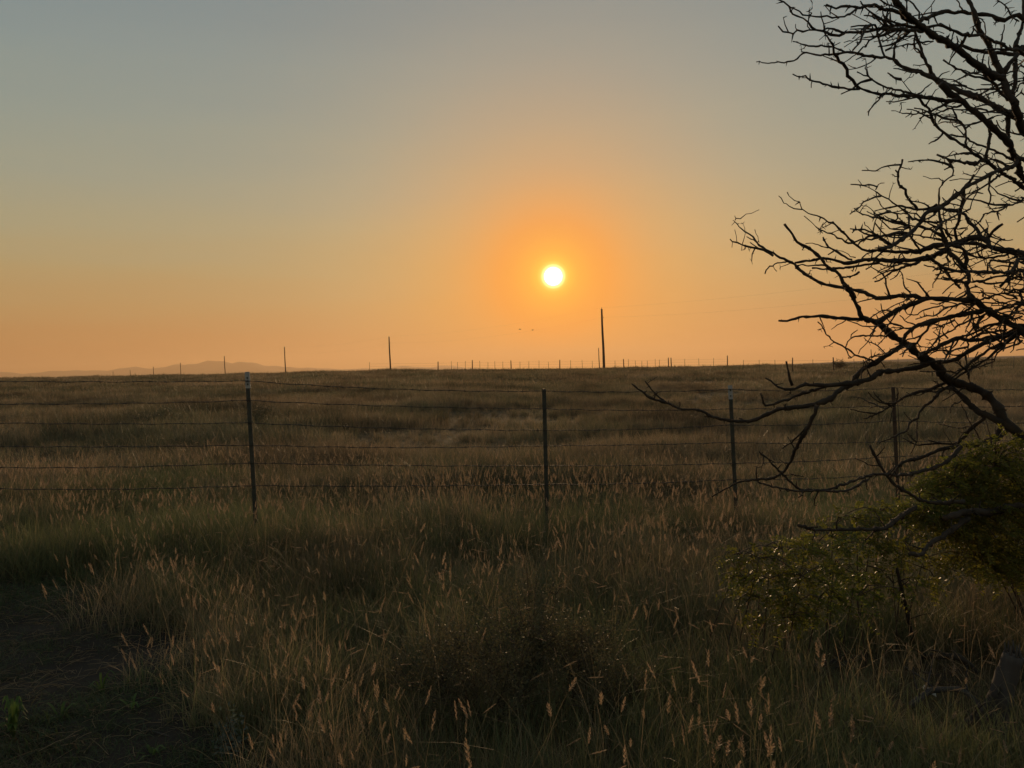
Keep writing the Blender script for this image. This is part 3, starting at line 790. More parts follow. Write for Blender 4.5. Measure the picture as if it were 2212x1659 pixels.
# finer twigs filling the crowded right side of the crown
K = np.array([k for k in known if 1880 < k[0] < 2330 and 0 < k[1] < 960]); 
for _ in range(400):
    q = K[int(trng.integers(0, len(K)))]
    if q[1] < 430 and trng.random() < .55: continue
    ln = trng.uniform(30, 105); th = math.pi + trng.normal(0, .65); n = 6; pts = [(q[0], q[1])]
    for i in range(n):
        th += trng.normal(0, .28); pts.append((pts[-1][0] + ln / n * math.cos(th), pts[-1][1] + ln / n * math.sin(th) * .8))
    D = q[2] + np.linspace(0, trng.normal(0, .25), n + 1)
    P = spline(np.array([at(a, b, c) for (a, b), c in zip(pts, D)]), .02); w = trng.uniform(.0040, .0072)
    twig.tube(P, np.linspace(w, .0028, len(P)) * (1 + .15 * trng.normal(size=len(P)).clip(-1, 1)), 5)
    for i in range(2, len(P) - 1, 2):
        v = trng.normal(size=3); v /= np.linalg.norm(v); twig.tube([P[i], P[i] + v * trng.uniform(.012, .035)], [.0034, .0009], 4)
tag(twig.build('twigs', M_bark, tree), kind='stuff')

# ------------------------------------------------------------------ grass
protos = bpy.data.collections.new('tufts')                           # tuft shapes for the scatters, used only as their instances
def blade(mb, b, az, h, lean, w, tint, seg=4, curl=1.0):
    dirx = np.array([math.cos(az), math.sin(az), 0]); side = np.array([-math.sin(az), math.cos(az), 0])
    tw = rng.uniform(-1, 1); side = side * math.cos(tw) + dirx * math.sin(tw)
    V = []
    for i in range(seg + 1):
        t = i / seg; c = np.array(b) + dirx * (lean * h * t ** (1 + curl)) + np.array([0, 0, h * (t - .28 * lean * t * t)])
        ww = w * (1 - t) ** .6 / 2 * (.75 + .5 * min(1, t * 3)) if i < seg else 0
        V += [c - side * ww, c + side * ww]
    V = V[:-1]; F = [(2*i, 2*i+1, 2*i+3, 2*i+2) for i in range(seg - 1)] + [(2*seg-2, 2*seg-1, 2*seg)]
    mb.add(V, F, tint); return V[-1], dirx

def seed_head(mb, c, d, ln, wd, tint):
    """bristly spike: many thin spikelets round an axis"""
    d = np.asarray(d, float); d /= np.linalg.norm(d)
    a = np.cross(d, [.3, .8, .2]); a /= np.linalg.norm(a); b = np.cross(d, a)
    for i in range(22):
        t = i / 22; ph = i * 2.4; r_ = wd * math.sin(math.pi * min(1, .12 + t * .95)) ** .7
        o = a * math.cos(ph) + b * math.sin(ph); p0 = np.asarray(c) + d * ln * t
        tip = p0 + o * r_ + d * ln * .22; s = np.cross(o, d) * wd * .30
        mb.add([p0, p0 + (tip - p0) * .5 + s, tip, p0 + (tip - p0) * .5 - s], [(0, 1, 2, 3)], tint + rng.uniform(-.2, .2))

def proto(name, mb_, m_, heads=None):
    o = bpy.data.objects.new(name, mb_.mesh(name, m_, smooth=False))
    if heads is not None and heads.n:
        me = o.data; me.materials.append(M_head)
        hm = heads.mesh(name + '_heads', M_head, smooth=False)
        a = MB(); a.v = mb_.v + heads.v; a.c = mb_.c + heads.c; a.f = mb_.f + [tuple(i + mb_.n for i in q) for q in heads.f]; a.n = mb_.n + heads.n
        me2 = a.mesh(name, m_, smooth=False); me2.materials.append(M_head)
        me2.polygons.foreach_set('material_index', [0] * len(mb_.f) + [1] * len(heads.f)); o.data = me2
    return o

def make_set(name, n, fn):
    c = bpy.data.collections.new(name); protos.children.link(c)
    for i in range(n): c.objects.link(fn('%s_%02d' % (name, i), i))
    return c

def tall(nm, i):
    a = MB(); hd = MB()
    for _ in range(22):
        r_ = .06 * math.sqrt(rng.random()); p_ = rng.uniform(0, 6.28)
        blade(a, (r_ * math.cos(p_), r_ * math.sin(p_), -.02), rng.uniform(0, 6.28), rng.uniform(.16, .40), rng.uniform(.15, .8), rng.uniform(.0025, .0045), rng.uniform(0, 1))
    for _ in range((0, 1, 0, 2, 1, 0, 1, 2, 0, 1, 0, 1)[i % 12]):
        r_ = .05 * math.sqrt(rng.random()); p_ = rng.uniform(0, 6.28); az = rng.uniform(-1.2, 1.2)
        h = rng.uniform(.36, .54); tip, dx = blade(a, (r_ * math.cos(p_), r_ * math.sin(p_), -.02), az, h, rng.uniform(.05, .3), .0032, .1, 5)
        seed_head(hd, tip - np.array([0, 0, .012]), np.array([dx[0] * .35, dx[1] * .35, 1]), rng.uniform(.045, .075), rng.uniform(.008, .013), rng.uniform(0, 1))
    return proto(nm, a, M_grass, hd)
def fine(nm, i):
    a = MB(); hd = MB()
    for _ in range(34):
        r_ = .07 * math.sqrt(rng.random()); p_ = rng.uniform(0, 6.28)
        blade(a, (r_ * math.cos(p_), r_ * math.sin(p_), -.02), rng.uniform(0, 6.28), rng.uniform(.12, .34), rng.uniform(.1, .7), rng.uniform(.0018, .0032), rng.uniform(.3, 1.4))
    return proto(nm, a, M_grass, hd)
def wispy(nm, i):
    a = MB(); hd = MB()
    for _ in range(8):
        p_ = rng.uniform(0, 6.28); h = rng.uniform(.3, .6)
        tip, dx = blade(a, (.03 * math.cos(p_), .03 * math.sin(p_), -.02), rng.uniform(0, 6.28), h, rng.uniform(.3, 1.1), .0026, rng.uniform(0, .4), 6, 1.6)
        if rng.random() < .18: seed_head(hd, tip - np.array([0, 0, .01]), dx + np.array([0, 0, -.3]), .06, .004, .3)
    return proto(nm, a, M_grass, hd)
def mid(nm, i):
    a = MB()
    for _ in range(46):
        r_ = .20 * math.sqrt(rng.random()); p_ = rng.uniform(0, 6.28)
        blade(a, (r_ * math.cos(p_), r_ * math.sin(p_), -.03), rng.uniform(0, 6.28), rng.uniform(.16, .46), rng.uniform(.1, .7), rng.uniform(.005, .010), rng.uniform(0, 1), 3)
    return proto(nm, a, M_field)
def farr(nm, i):
    a = MB()
    for _ in range(34):
        r_ = .55 * math.sqrt(rng.random()); p_ = rng.uniform(0, 6.28)
        blade(a, (r_ * math.cos(p_), r_ * math.sin(p_), -.04), rng.uniform(0, 6.28), rng.uniform(.16, .50), rng.uniform(.1, .6), rng.uniform(.018, .034), rng.uniform(0, 1), 2)
    return proto(nm, a, M_field)
def short(nm, i):
    a = MB()
    for _ in range(26):
        r_ = .09 * math.sqrt(rng.random()); p_ = rng.uniform(0, 6.28)
        blade(a, (r_ * math.cos(p_), r_ * math.sin(p_), -.01), rng.uniform(0, 6.28), rng.uniform(.02, .07), rng.uniform(.4, 2.2), rng.uniform(.002, .004), rng.uniform(0, 1.3), 3)
    return proto(nm, a, M_short)
S_tall = make_set('tall_tuft', 12, tall); S_fine = make_set('fine_tuft', 6, fine); S_wisp = make_set('wispy_tuft', 5, wispy)
def straw(nm, i):
    a = MB()
    for _ in range(4):
        p_ = rng.uniform(0, 6.28); l_ = rng.uniform(.05, .16); c_ = np.array([rng.normal(0, .05), rng.normal(0, .05), rng.uniform(.0, .012)]); d_ = np.array([math.cos(p_), math.sin(p_), rng.normal(0, .06)])
        a.tube([c_, c_ + d_ * l_ * .5 + (0, 0, .006), c_ + d_ * l_ + rng.normal(0, .008, 3) * (1, 1, .3)], [.0016, .0014, .0008], 3, col=rng.uniform(-.5, 0))
    return proto(nm, a, M_grass)
S_straw = make_set('straw', 6, straw)
S_mid = make_set('mid_tuft', 6, mid); S_far = make_set('far_tuft', 6, farr); S_short = make_set('short_tuft', 6, short)

def scatter(name, coll, P, scl, material_parent=None, tilt=.12):
    n = len(P); me = bpy.data.meshes.new(name); me.from_pydata(P.tolist(), [], [])
    rot = np.stack([rng.normal(0, tilt, n), rng.normal(0, tilt, n), rng.uniform(0, 6.283, n)], 1)
    at_ = me.attributes.new('rot', 'FLOAT_VECTOR', 'POINT'); at_.data.foreach_set('vector', rot.ravel())
    at_ = me.attributes.new('scl', 'FLOAT', 'POINT'); at_.data.foreach_set('value', scl)
    at_ = me.attributes.new('pick', 'INT', 'POINT'); at_.data.foreach_set('value', rng.integers(0, 1000, n).astype(np.int32))
    o = bpy.data.objects.new(name, me); COL.objects.link(o)
    ng = bpy.data.node_groups.new(name, 'GeometryNodeTree')
    ng.interface.new_socket('Geometry', in_out='INPUT', socket_type='NodeSocketGeometry')
    ng.interface.new_socket('Geometry', in_out='OUTPUT', socket_type='NodeSocketGeometry')
    gi = ng.nodes.new('NodeGroupInput'); go = ng.nodes.new('NodeGroupOutput')
    ip = ng.nodes.new('GeometryNodeInstanceOnPoints'); ci = ng.nodes.new('GeometryNodeCollectionInfo')
    ci.inputs['Collection'].default_value = coll; ci.inputs['Separate Children'].default_value = True; ci.inputs['Reset Children'].default_value = True
    def attr(nm, ty):
        a = ng.nodes.new('GeometryNodeInputNamedAttribute'); a.data_type = ty; a.inputs['Name'].default_value = nm
        return [s_ for s_ in a.outputs if s_.enabled and s_.name == 'Attribute'][0]
    l = ng.links.new
    l(gi.outputs[0], ip.inputs['Points']); l(ci.outputs[0], ip.inputs['Instance']); ip.inputs['Pick Instance'].default_value = True
    l(attr('pick', 'INT'), ip.inputs['Instance Index']); l(attr('rot', 'FLOAT_VECTOR'), ip.inputs['Rotation']); l(attr('scl', 'FLOAT'), ip.inputs['Scale'])
    l(ip.outputs[0], go.inputs[0])
    o.modifiers.new('scatter', 'NODES').node_group = ng
    return tag(o, kind='stuff')

def patch(x, y, s=1.0, k=0): return waves(x * s, y * s, 1.2, 7, k, k + 8)
def fan(n, y0, y1, pw=1.0, wid=.74, pad=1.2):
    y = (y0 ** pw + (y1 ** pw - y0 ** pw) * rng.random(n)) ** (1 / pw); x = rng.uniform(-1, 1, n) * (y * wid + pad); return x, y
def verge(x, y):
    """0 on the bare track, 1 in the uncut grass"""
    v = sstep(-.05, .35, x - edge_x(y))
    low = sstep(-1.0, -2.6, x + .25 * np.sin(y * 4)) * sstep(5.7, 6.2, y) * (1 - sstep(7.0, 7.6, y))
    return v * (1 - .6 * low)
def z3(x, y, dz=0.0): return np.stack([x, y, ground_z(x, y) + dz], 1)

# near grass with seed heads, the greener fine grass between, and bent wisps
x, y = fan(15000, 1.6, 11, 1.7); v = verge(x, y); pt = patch(x, y, .9)
k = (rng.random(len(x)) < v * np.clip(.62 + 1.1 * pt, .12, 1)); x, y, pt, v = x[k], y[k], pt[k], v[k]
def dead_patch(x, y): return ((x - 2.05) / .62) ** 2 + ((y - 3.75) / .62) ** 2 < 1
k = ~(dead_patch(x, y) & (rng.random(len(x)) < .80)); x, y, pt, v = x[k], y[k], pt[k], v[k]
bare = ((x + 1.0) / .45) ** 2 + ((y - 4.7) / .55) ** 2 < 1
bushy = ((x - .02) / .85) ** 2 + ((y - 3.55) / .80) ** 2 < 1
k = ~bare & ~(bushy & (rng.random(len(x)) < .88)); x, y, pt, v = x[k], y[k], pt[k], v[k]
fy = rng.uniform(1.8, 6.6, 420); fx = edge_x(fy) + rng.normal(.16, .16, 420)
x = np.concatenate([x, fx]); y = np.concatenate([y, fy]); pt = np.concatenate([pt, rng.uniform(-.5, .3, 420)]); v = np.concatenate([v, np.full(420, .8)])
scatter('tall_grass', S_tall, z3(x, y), np.clip((.80 + .5 * pt + rng.normal(0, .15, len(x))) * (.55 + .45 * v), .3, 1.35))
x, y = fan(16000, 1.6, 12, 1.7); v = verge(x, y); k = rng.random(len(x)) < (.05 + .95 * v); x, y, v = x[k], y[k], v[k]; pt = patch(x, y, .8, 5); k = ~(dead_patch(x, y) & (rng.random(len(x)) < .6)); x, y, v, pt = x[k], y[k], v[k], pt[k]
v = np.where(dead_patch(x, y), .15, v)
scatter('fine_grass', S_fine, z3(x, y), np.clip((.85 + .6 * pt + rng.normal(0, .15, len(x))) * (.35 + .65 * v), .2, 1.4))
x, y = fan(4200, 2.0, 14, 1.7); v = verge(x, y); k = rng.random(len(x)) < v; x, y = x[k], y[k]
scatter('bent_grass', S_wisp, z3(x, y), rng.uniform(.6, 1.15, len(x)))
x = rng.uniform(-9, 1, 42000); y = rng.uniform(1.2, 8.2, 42000); k = (x > -.78 * y - 1.2) & (x < edge_x(y) + .5); x, y = x[k], y[k]
pt = patch(x, y, 1.3, 9); k = rng.random(len(x)) < np.clip(.50 + 1.1 * pt, .10, 1); x, y, pt = x[k], y[k], pt[k]
scatter('short_grass', S_short, z3(x, y, .012), rng.uniform(.4, 1.3, len(x)) * np.clip(1 + pt, .5, 1.8), tilt=.2)
x = rng.uniform(-9, 1, 5000); y = rng.uniform(1.2, 8.2, 5000); k = (x > -.78 * y - 1.2) & (x < edge_x(y) + .4); x, y = x[k], y[k]
scatter('dead_straw', S_straw, z3(x, y, .016), rng.uniform(.5, 1.3, len(x)), tilt=.06)
# a rank strip left uncut along the fence line
x = rng.uniform(-6.5, 8, 2600); y = 7.15 + .19 * x + rng.normal(0, .38, 2600); k = (y > 5.9) & (rng.random(2600) < np.clip(.75 + .8 * patch(x, y, 1.2, 2), .1, 1)); x, y = x[k], y[k]
scatter('fence_grass', S_fine, z3(x, y), rng.uniform(.9, 1.6, len(x)))
x = rng.uniform(-6.5, 8, 1100); y = 7.2 + .19 * x + rng.normal(0, .30, 1100); k = y > 5.9; x, y = x[k], y[k]
scatter('fence_grass', S_tall, z3(x, y), rng.uniform(.8, 1.2, len(x)))
# the field beyond the fence
x, y = fan(30000, 9.5, 48, 1.3, .76, 2.0); pt = patch(x, y, .35, 3); k = rng.random(len(x)) < np.clip(.7 + .8 * pt, .2, 1); x, y, pt = x[k], y[k], pt[k]
scatter('field_grass', S_mid, z3(x, y), np.clip(.88 + .95 * pt + rng.normal(0, .18, len(x)), .3, 1.8))
x, y = fan(42000, 42, 118, 1.0, .76, 3.0); pt = patch(x, y, .16, 7); k = rng.random(len(x)) < np.clip(.75 + .7 * pt, .25, 1); x, y, pt = x[k], y[k], pt[k]
scatter('distant_grass', S_far, z3(x, y), np.clip(.76 + .7 * pt + rng.normal(0, .2, len(x)), .25, 1.5))

# ------------------------------------------------------------------ tall dry clump at the edge of the track
for (px, py, n, lb) in [(262, 1345, 46, 'tall pale dry grass clump standing at the bend of the bare track'), (372, 1478, 26, 'smaller dry grass clump at the track edge, below the tall pale clump')]:
    c = ground_hit(px, py); o = empty('grass_clump', c); tag(o, lb, 'grass clump', 'clumps on the track edge')
    a = MB(); hd = MB()
    for i in range(n * 5):
        r_ = (.28 if n > 30 else .20) * math.sqrt(rng.random()); p_ = rng.uniform(0, 6.28)
        h = rng.uniform(.16, .46) * (1.12 if n > 30 else .75); az = rng.uniform(0, 6.28)
        tip, dx = blade(a, c + np.array([r_ * math.cos(p_) * 1.3, r_ * math.sin(p_), -.03]), az, h, rng.uniform(.15, .9), .0032, rng.uniform(-.3, 1.0), 5)
        if rng.random() < .13: seed_head(hd, tip, dx * .4 + np.array([0, 0, 1]), rng.uniform(.05, .085), .008, rng.uniform(0, .6))
    tag(a.build('blades', M_grass, o, smooth=False), kind='stuff'); tag(hd.build('seed_heads', M_head, o, smooth=False), kind='stuff')

# ------------------------------------------------------------------ shrubs
def stems_leaves(c, n, h, spread, leaf, lw, per, st, lf, fork=3, r0=.004, droop=.2, zmin=0.1):
    tips = []
    for _ in range(n):
        az = rng.uniform(0, 6.28); s = spread * math.sqrt(rng.random()); hh = h * rng.uniform(.6, 1.05) * (1 - .35 * (s / spread) ** 2)
        P = [c + np.array([.05 * math.cos(az), .05 * math.sin(az), -.03])]
        for i in range(1, 6):
            t = i / 5; P.append(c + np.array([s * math.cos(az) * t ** 1.2 * (1 + .08 * rng.normal()), s * math.sin(az) * t ** 1.2, hh * (t ** .85) - droop * s * t * t]))
        P = np.array(P); st.tube(P, np.linspace(r0, r0 * .3, 6), 4); tips.append(P)
        for b in range(fork):
            k_ = int(rng.integers(1, 5)); v = rng.normal(size=3); v[2] = abs(v[2]) * .9 + .2; v /= np.linalg.norm(v)
            L_ = h * rng.uniform(.15, .38); Q = np.array([P[k_] + v * L_ * t + np.array([0, 0, .05 * h * t * t]) for t in (0, .5, 1)])
            st.tube(Q, np.linspace(r0 * .45, r0 * .15, 3), 3); tips.append(Q)
    for P in tips:
        for _ in range(per):
            t = rng.random() ** .6 * (len(P) - 1); i = min(int(t), len(P) - 2); q = P[i] + (P[i+1] - P[i]) * (t - i)
            if q[2] - c[2] < zmin: continue
            v = rng.normal(size=3); v /= np.linalg.norm(v); w = np.cross(v, rng.normal(size=3)); w /= np.linalg.norm(w)
            q = q + rng.normal(size=3) * leaf * .8; l_ = leaf * rng.uniform(.6, 1.3)
            lf.add([q, q + v * l_ * .5 + w * lw, q + v * l_, q + v * l_ * .5 - w * lw], [(0, 1, 2, 3)], rng.uniform(0, 1))

# dark fine-leaved bush low in the middle of the foreground
c = ground_hit(1110, 1640); c = np.array([c[0], 3.75, gz(c[0], 3.75)])
o = empty('leafy_bush', c); tag(o, 'large dark fine-leaved bush low in the middle of the nearest grass', 'bush')
st = MB(); lf = MB()
for dx, dy, hh, sp in [(0, 0, .62, .42), (-.36, .05, .50, .34), (.34, .10, .56, .36), (.10, .35, .66, .36), (-.12, -.25, .44, .34), (.45, -.2, .40, .28)]:
    cc = c + np.array([dx, dy, 0]); cc[2] = gz(cc[0], cc[1]); stems_leaves(cc, 34, hh, sp, .015, .0026, 26, st, lf, 5, .0028)
tag(st.build('stems', M_twig, o), kind='stuff'); tag(lf.build('foliage', M_bushleaf, o, smooth=False), kind='stuff')

# green leafy growth under the thorn tree: drooping feathered leaves
def frond(lf, st, q, d, ln, n=9):
    d = d / np.linalg.norm(d); s = np.cross(d, [0, 0, 1]); s /= np.linalg.norm(s) + 1e-9; up = np.cross(s, d)
    roll = rng.normal(0, .5); s2 = s * math.cos(roll) + up * math.sin(roll)
    P = [q + d * ln * t + np.array([0, 0, -.35 * ln * t * t]) for t in np.linspace(0, 1, 5)]
    st.tube(P, np.linspace(.0014, .0006, 5), 3)
    for i in range(n):
        t = .15 + .85 * i / n; b = q + d * ln * t + np.array([0, 0, -.35 * ln * t * t])
        for sg in (-1, 1):
            l_ = .024 * rng.uniform(.7, 1.2); v = s2 * sg + d * .35 + rng.normal(size=3) * .18; v /= np.linalg.norm(v); w = np.cross(v, up + rng.normal(size=3) * .4); w /= np.linalg.norm(w) + 1e-9
            lf.add([b, b + v * l_ * .35 + w * .0042, b + v * l_ * .75 + w * .0038, b + v * l_, b + v * l_ * .75 - w * .0038, b + v * l_ * .35 - w * .0042], [(0, 1, 2, 3, 4, 5)], rng.uniform(0, 1))
def green_shrub(name, blobs, root_px, label, D0, creeping=False):
    rb = at(root_px[0], root_px[1], D0); rb[2] = gz(rb[0], rb[1])
    o = empty(name, rb); tag(o, label, 'shrub', 'green shrubs under the thorn tree')
    st = MB(); lf = MB()
    for px, py, D, rx, rz, n in blobs:
        cc = at(px, py, D); rx *= D / FPX; rz *= D / FPX
        if creeping:                                                 # runners along the ground, rising under each spray
            foot = np.array([cc[0] + rng.normal(0, .06), cc[1] + .12, 0]); foot[2] = gz(foot[0], foot[1]) - .02
            mid_ = (rb + foot) / 2; mid_[2] = gz(mid_[0], mid_[1]) + .02; P = spline([rb + (0, 0, -.02), mid_, foot + (0, 0, .04), cc], .05)
        else: P = spline([rb + (0, 0, -.03), rb * .55 + cc * .45 + (0, 0, .12), cc], .06)
        st.tube(P, np.linspace(.006, .0025, len(P)), 5)
        for _ in range(max(4, n // 14)):
            v = rng.normal(size=3) * .6; e = cc + v * np.array([rx, rx * .7, rz]); st.tube(spline([cc, (cc + e) / 2 + (0, 0, .03), e], .05), .0028, 4)
        for _ in range(n):
            v = rng.normal(size=3); v *= rng.random() ** .45 / np.linalg.norm(v)
            q = cc + v * np.array([rx, min(rx, .55) * .8, rz])
            if q[2] < gz(q[0], q[1]) + .04: continue
            d = v * np.array([1, .8, .3]) + rng.normal(size=3) * .5; d[2] *= .5
            frond(lf, st, q, d, rng.uniform(.07, .15))
    tag(st.build('stems', M_twig, o), kind='stuff'); tag(lf.build('foliage', M_leaf, o, smooth=False), kind='stuff')
green_shrub('leafy_shrub', [(2060, 1045, 4.5, 70, 48, 220), (2150, 1010, 4.6, 80, 75, 330), (2200, 1110, 4.6, 85, 90, 380), (2100, 1120, 4.4, 90, 60, 330), (2190, 1210, 4.5, 85, 60, 260), (2010, 1100, 4.3, 55, 30, 120), (2290, 1080, 4.7, 80, 130, 300), (2110, 1200, 4.4, 60, 40, 120)],
            (2230, 1330), 'tall dense green feathery shrub beneath the thorn tree at the right edge', 4.7)
low = [(1900, 1105, 4.5, 60, 16, 60), (1850, 1120, 4.5, 50, 14, 50), (1960, 1120, 4.5, 60, 20, 70), (1800, 1160, 4.3, 60, 14, 60), (1740, 1180, 4.3, 60, 12, 50), (1690, 1185, 4.2, 50, 12, 40), (1640, 1205, 4.1, 45, 12, 36),
       (1880, 1175, 4.4, 60, 18, 60), (1950, 1185, 4.4, 55, 26, 70), (1660, 1250, 4.1, 60, 18, 60), (1730, 1245, 4.1, 60, 20, 70), (1800, 1225, 4.2, 60, 16, 50), (1640, 1290, 4.1, 45, 16, 40), (1720, 1300, 4.0, 50, 18, 50), (1990, 1225, 4.5, 40, 24, 40), (1850, 1240, 4.3, 50, 14, 36),
       (1690, 1335, 4.0, 55, 20, 50), (1770, 1290, 4.1, 60, 20, 56), (1850, 1290, 4.1, 60, 18, 50), (1930, 1260, 4.3, 60, 22, 56), (1610, 1250, 4.1, 40, 14, 26), (1600, 1200, 4.2, 36, 8, 16)]
low = [(a, b, d, e * 1.3, f * 1.05, int(n_ * .62)) for a, b, d, e, f, n_ in low]
green_shrub('leafy_shrub', low, (1780, 1345), 'low spreading green feathery shrub in grass, left of the tall dense shrub', 4.25, True)

# distant dark shrubs in the field
def field_shrub(px, py, D, w, h, label, m=M_sage):
    x_ = (px - CX) / FPX * D; c_ = np.array([x_, D, gz(x_, D)]); o = empty('field_shrub', c_); tag(o, label, 'shrub', 'dark shrubs in the field')
    st = MB(); lf = MB(); big = D > 40
    stems_leaves(c_, 26, h, w / 2, .09 if big else .045, .022 if big else .007, 30, st, lf, 4, .012 if big else .006, .1, .02)
    tag(st.build('stems', M_twig, o), kind='stuff'); tag(lf.build('foliage', m, o, smooth=False), kind='stuff')
field_shrub(1812, 800, 84, 2.6, 1.1, 'dark rounded shrub far off in the field, seen through the thorn branches')
field_shrub(560, 900, 19, 1.2, .75, 'dark wide shrub beyond the fence, just right of the leftmost post')
field_shrub(330, 895, 20, 2.0, .70, 'dark broad weedy shrub beyond the fence, left of the leftmost post')

# ------------------------------------------------------------------ small plants by the track
def broad_weed(name, px, py, n, ln, w, m, label, cat, grp, h=.1):
    c_ = ground_hit(px, py); o = empty(name, c_); tag(o, label, cat, grp)
    for i in range(n):
        a = MB(); az = rng.uniform(0, 6.28); l_ = ln * rng.uniform(.6, 1.15); hh = h * rng.uniform(.4, 1.3)
        d = np.array([math.cos(az), math.sin(az), 0]); s_ = np.array([-d[1], d[0], 0]); V = []
        for t, ww in zip(np.linspace(0, 1, 6), (.25, .8, 1, .85, .5, .04)):
            q = c_ + d * l_ * t + np.array([0, 0, hh * math.sin(min(1, t * 1.1) * 2.3) + .006]); V += [q - s_ * w * ww, q + (0, 0, -.25 * w * ww), q + s_ * w * ww]
        a.add(V, [(3*j+k2, 3*j+k2+1, 3*j+k2+4, 3*j+k2+3) for j in range(5) for k2 in (0, 1)], rng.uniform(0, 1)); a.build('leaf', m, o)
WG = 'green weeds on the bare track'
broad_weed('weed', 30, 1600, 26, .065, .008, M_weed, 'bushy green weed at the bottom left edge of the bare track', 'weed', WG, .16)
broad_weed('weed', 130, 1560, 9, .10, .007, M_weed, 'grassy green weed on the track, right of the bushy one', 'weed', WG, .07)
broad_weed('weed', 285, 1540, 9, .15, .006, M_weed, 'long-bladed green weed in the middle of the bare track', 'weed', WG, .06)
broad_weed('weed', 220, 1500, 7, .09, .006, M_weed, 'small sprig of green weed highest up on the bare track', 'weed', WG, .10)
broad_weed('weed', 330, 1640, 10, .09, .006, M_weed, 'low green weed at the bottom edge, nearest the pale twigs', 'weed', WG, .05)
c = ground_hit(500, 1650); o = empty('grey_weed', c); tag(o, 'upright grey-green weed in dry grass at the bottom, right of the track', 'weed')
st = MB(); lf = MB(); stems_leaves(c, 7, .26, .07, .03, .005, 16, st, lf, 1, .003, 0, .02); st.build('stems', M_twig, o); tag(lf.build('foliage', M_greyweed, o, smooth=False), kind='stuff')

# ------------------------------------------------------------------ dead wood at the lower right
def stick(name, pts, r0, r1, m, label, cat, grp=None, side=0, ends=True):
    P = []
    for px, py, up in pts:
        q = ground_hit(px, py + up * .38); P.append(q + np.array([0, 0, up / 1000.0]))
    P = spline(P, .03); P = P + rng.normal(size=P.shape) * .0018
    o = empty(name, P[0]); tag(o, label, cat, grp)
    a = MB(); a.tube(P, np.linspace(r0, r1, len(P)) * (1 + .10 * rng.normal(size=len(P))), 8); a.build('limb', m, o)
    for _ in range(side):
        i = int(rng.integers(1, len(P) - 1)); v = rng.normal(size=3); v[2] = abs(v[2]); v /= np.linalg.norm(v)
        L_ = rng.uniform(.06, .2); Q = spline([P[i], P[i] + v * L_ * .5 + rng.normal(size=3) * .012, P[i] + v * L_], .02)
        a = MB(); a.tube(Q, np.linspace(r1 * .55, .0015, len(Q)), 5); a.build('twig', m, o)
def sp(u, v): return (2560 + u * 1280 / 2212) / 3840 * 2212, (1920 + v * 1280 / 2212) / 3840 * 2212
FG = 'fallen branches under the thorn tree'
stick('fallen_branch', [(*sp(1480, 1270), 60), (*sp(1640, 1180), 120), (*sp(1850, 1215), 150), (*sp(1990, 1380), 60)], .016, .011, M_deadwood, 'grey broken branch lying across the grass at lower right, near the pale chip', 'branch', FG, 5)
stick('fallen_branch', [(*sp(1560, 1659), 20), (*sp(1720, 1500), 60), (*sp(1900, 1370), 130), (*sp(2060, 1200), 200)], .020, .013, M_bark, 'dark thick branch slanting up from the bottom edge toward the stump', 'branch', FG, 3)
stick('fallen_branch', [(*sp(1540, 935), 30), (*sp(1680, 945), 130), (*sp(1800, 965), 160), (*sp(1900, 1050), 60)], .013, .018, M_bark, 'dark arched dead branch in the grass above the other fallen branches', 'branch', FG, 3)
stick('fallen_branch', [(*sp(1000, 1500), 10), (*sp(1080, 1390), 90), (*sp(1180, 1385), 30)], .006, .004, M_deadwood, 'thin pale arched twig in the grass at the bottom, left of the branch pile', 'branch', FG, 4)
stick('fallen_branch', [(*sp(1930, 1290), 40), (*sp(2040, 1480), 60), (*sp(2180, 1620), 30)], .010, .005, M_deadwood, 'slender grey branch lying in front of the stump', 'branch', FG, 4)
stick('fallen_branch', [(2212 * .128, 1575, 5), (2212 * .15, 1583, 22), (2212 * .172, 1596, 5)], .004, .003, M_deadwood, 'thin pale twig lying alone on the bare dark track', 'branch', None, 3)
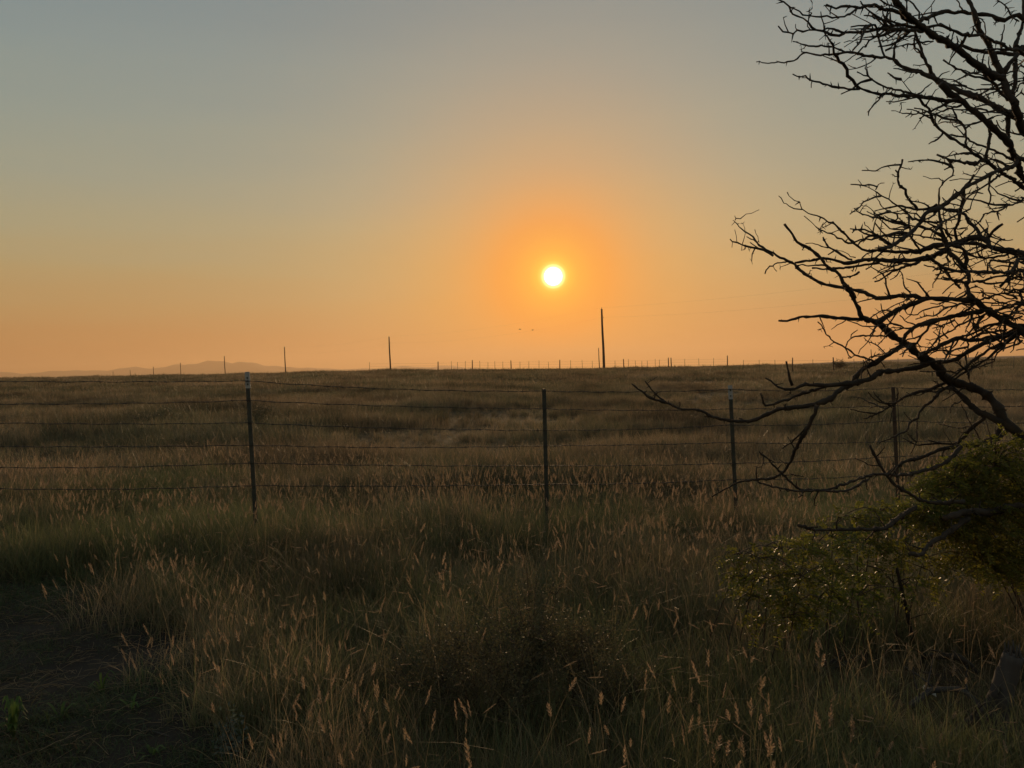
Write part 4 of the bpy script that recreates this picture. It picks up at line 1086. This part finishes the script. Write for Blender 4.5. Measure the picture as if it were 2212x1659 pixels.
for k_ in range(3):                                                  # brushwood
    u0, v0 = [(1480, 1040), (1620, 1120), (1080, 1480)][k_]
    stick('brushwood', [(*sp(u0, v0), 20), (*sp(u0 + 160, v0 + 20), 70), (*sp(u0 + 330, v0 + 90), 30)], .007, .004, M_twig, ['reddish brown brushwood twigs lying just under the arched dead branch', 'reddish brown brushwood twigs lying between the arched branch and the pale chip', 'tangle of fine brown brushwood twigs in the grass at the bottom edge'][k_], 'brushwood', 'brushwood at lower right', 16)
# leaning dead sapling stem
stick('dead_sapling', [(*sp(1500, 900), 0), (*sp(1470, 700), 220), (*sp(1430, 520), 420), (*sp(1400, 380), 560)], .014, .008, M_bark, 'dark thin dead stem leaning upright among the grass under the low shrub', 'dead stem', None, 5)
# stump
b = ground_hit(*sp(2010, 1420)); o = empty('broken_stump', b); tag(o, 'weathered grey broken stump standing in the grass at lower right', 'stump')
hgt = .34; P = np.array([b + np.array([.10 * t, .02 * math.sin(3 * t), -.06 + (hgt + .06) * t]) for t in np.linspace(0, 1, 14)])
a = MB(); a.tube(P, np.linspace(.062, .040, 14) * (1 + .07 * rng.normal(size=14)), 14); a.build('trunk', M_deadwood, o)
for i in range(7):
    th = i * .9; q = P[-1] + np.array([.028 * math.cos(th), .028 * math.sin(th), -.02]); a = MB(); a.tube([q, q + (rng.normal() * .006, 0, .04 + .04 * rng.random())], [.009, .002], 5, ); a.build('splinter', M_deadwood, o)
q = ground_hit(*sp(1605, 1300)); q = q + np.array([0, 0, .10])
o = empty('wood_chip', q); tag(o, 'small pale bare wood chip on the fallen grey branch', 'wood chip')
a = MB(); a.add([q + np.array(v) for v in [(-.032, -.006, .018), (-.022, .008, .030), (.030, .006, -.008), (.026, -.008, -.022), (-.030, 0, .010), (.028, 0, -.026), (-.026, .018, .016), (.026, .018, -.016)]],
      [(0, 1, 2, 3), (0, 3, 5, 4), (1, 6, 7, 2), (4, 5, 7, 6), (0, 4, 6, 1), (3, 2, 7, 5)]); a.build('chip', M_chip, o, smooth=False)
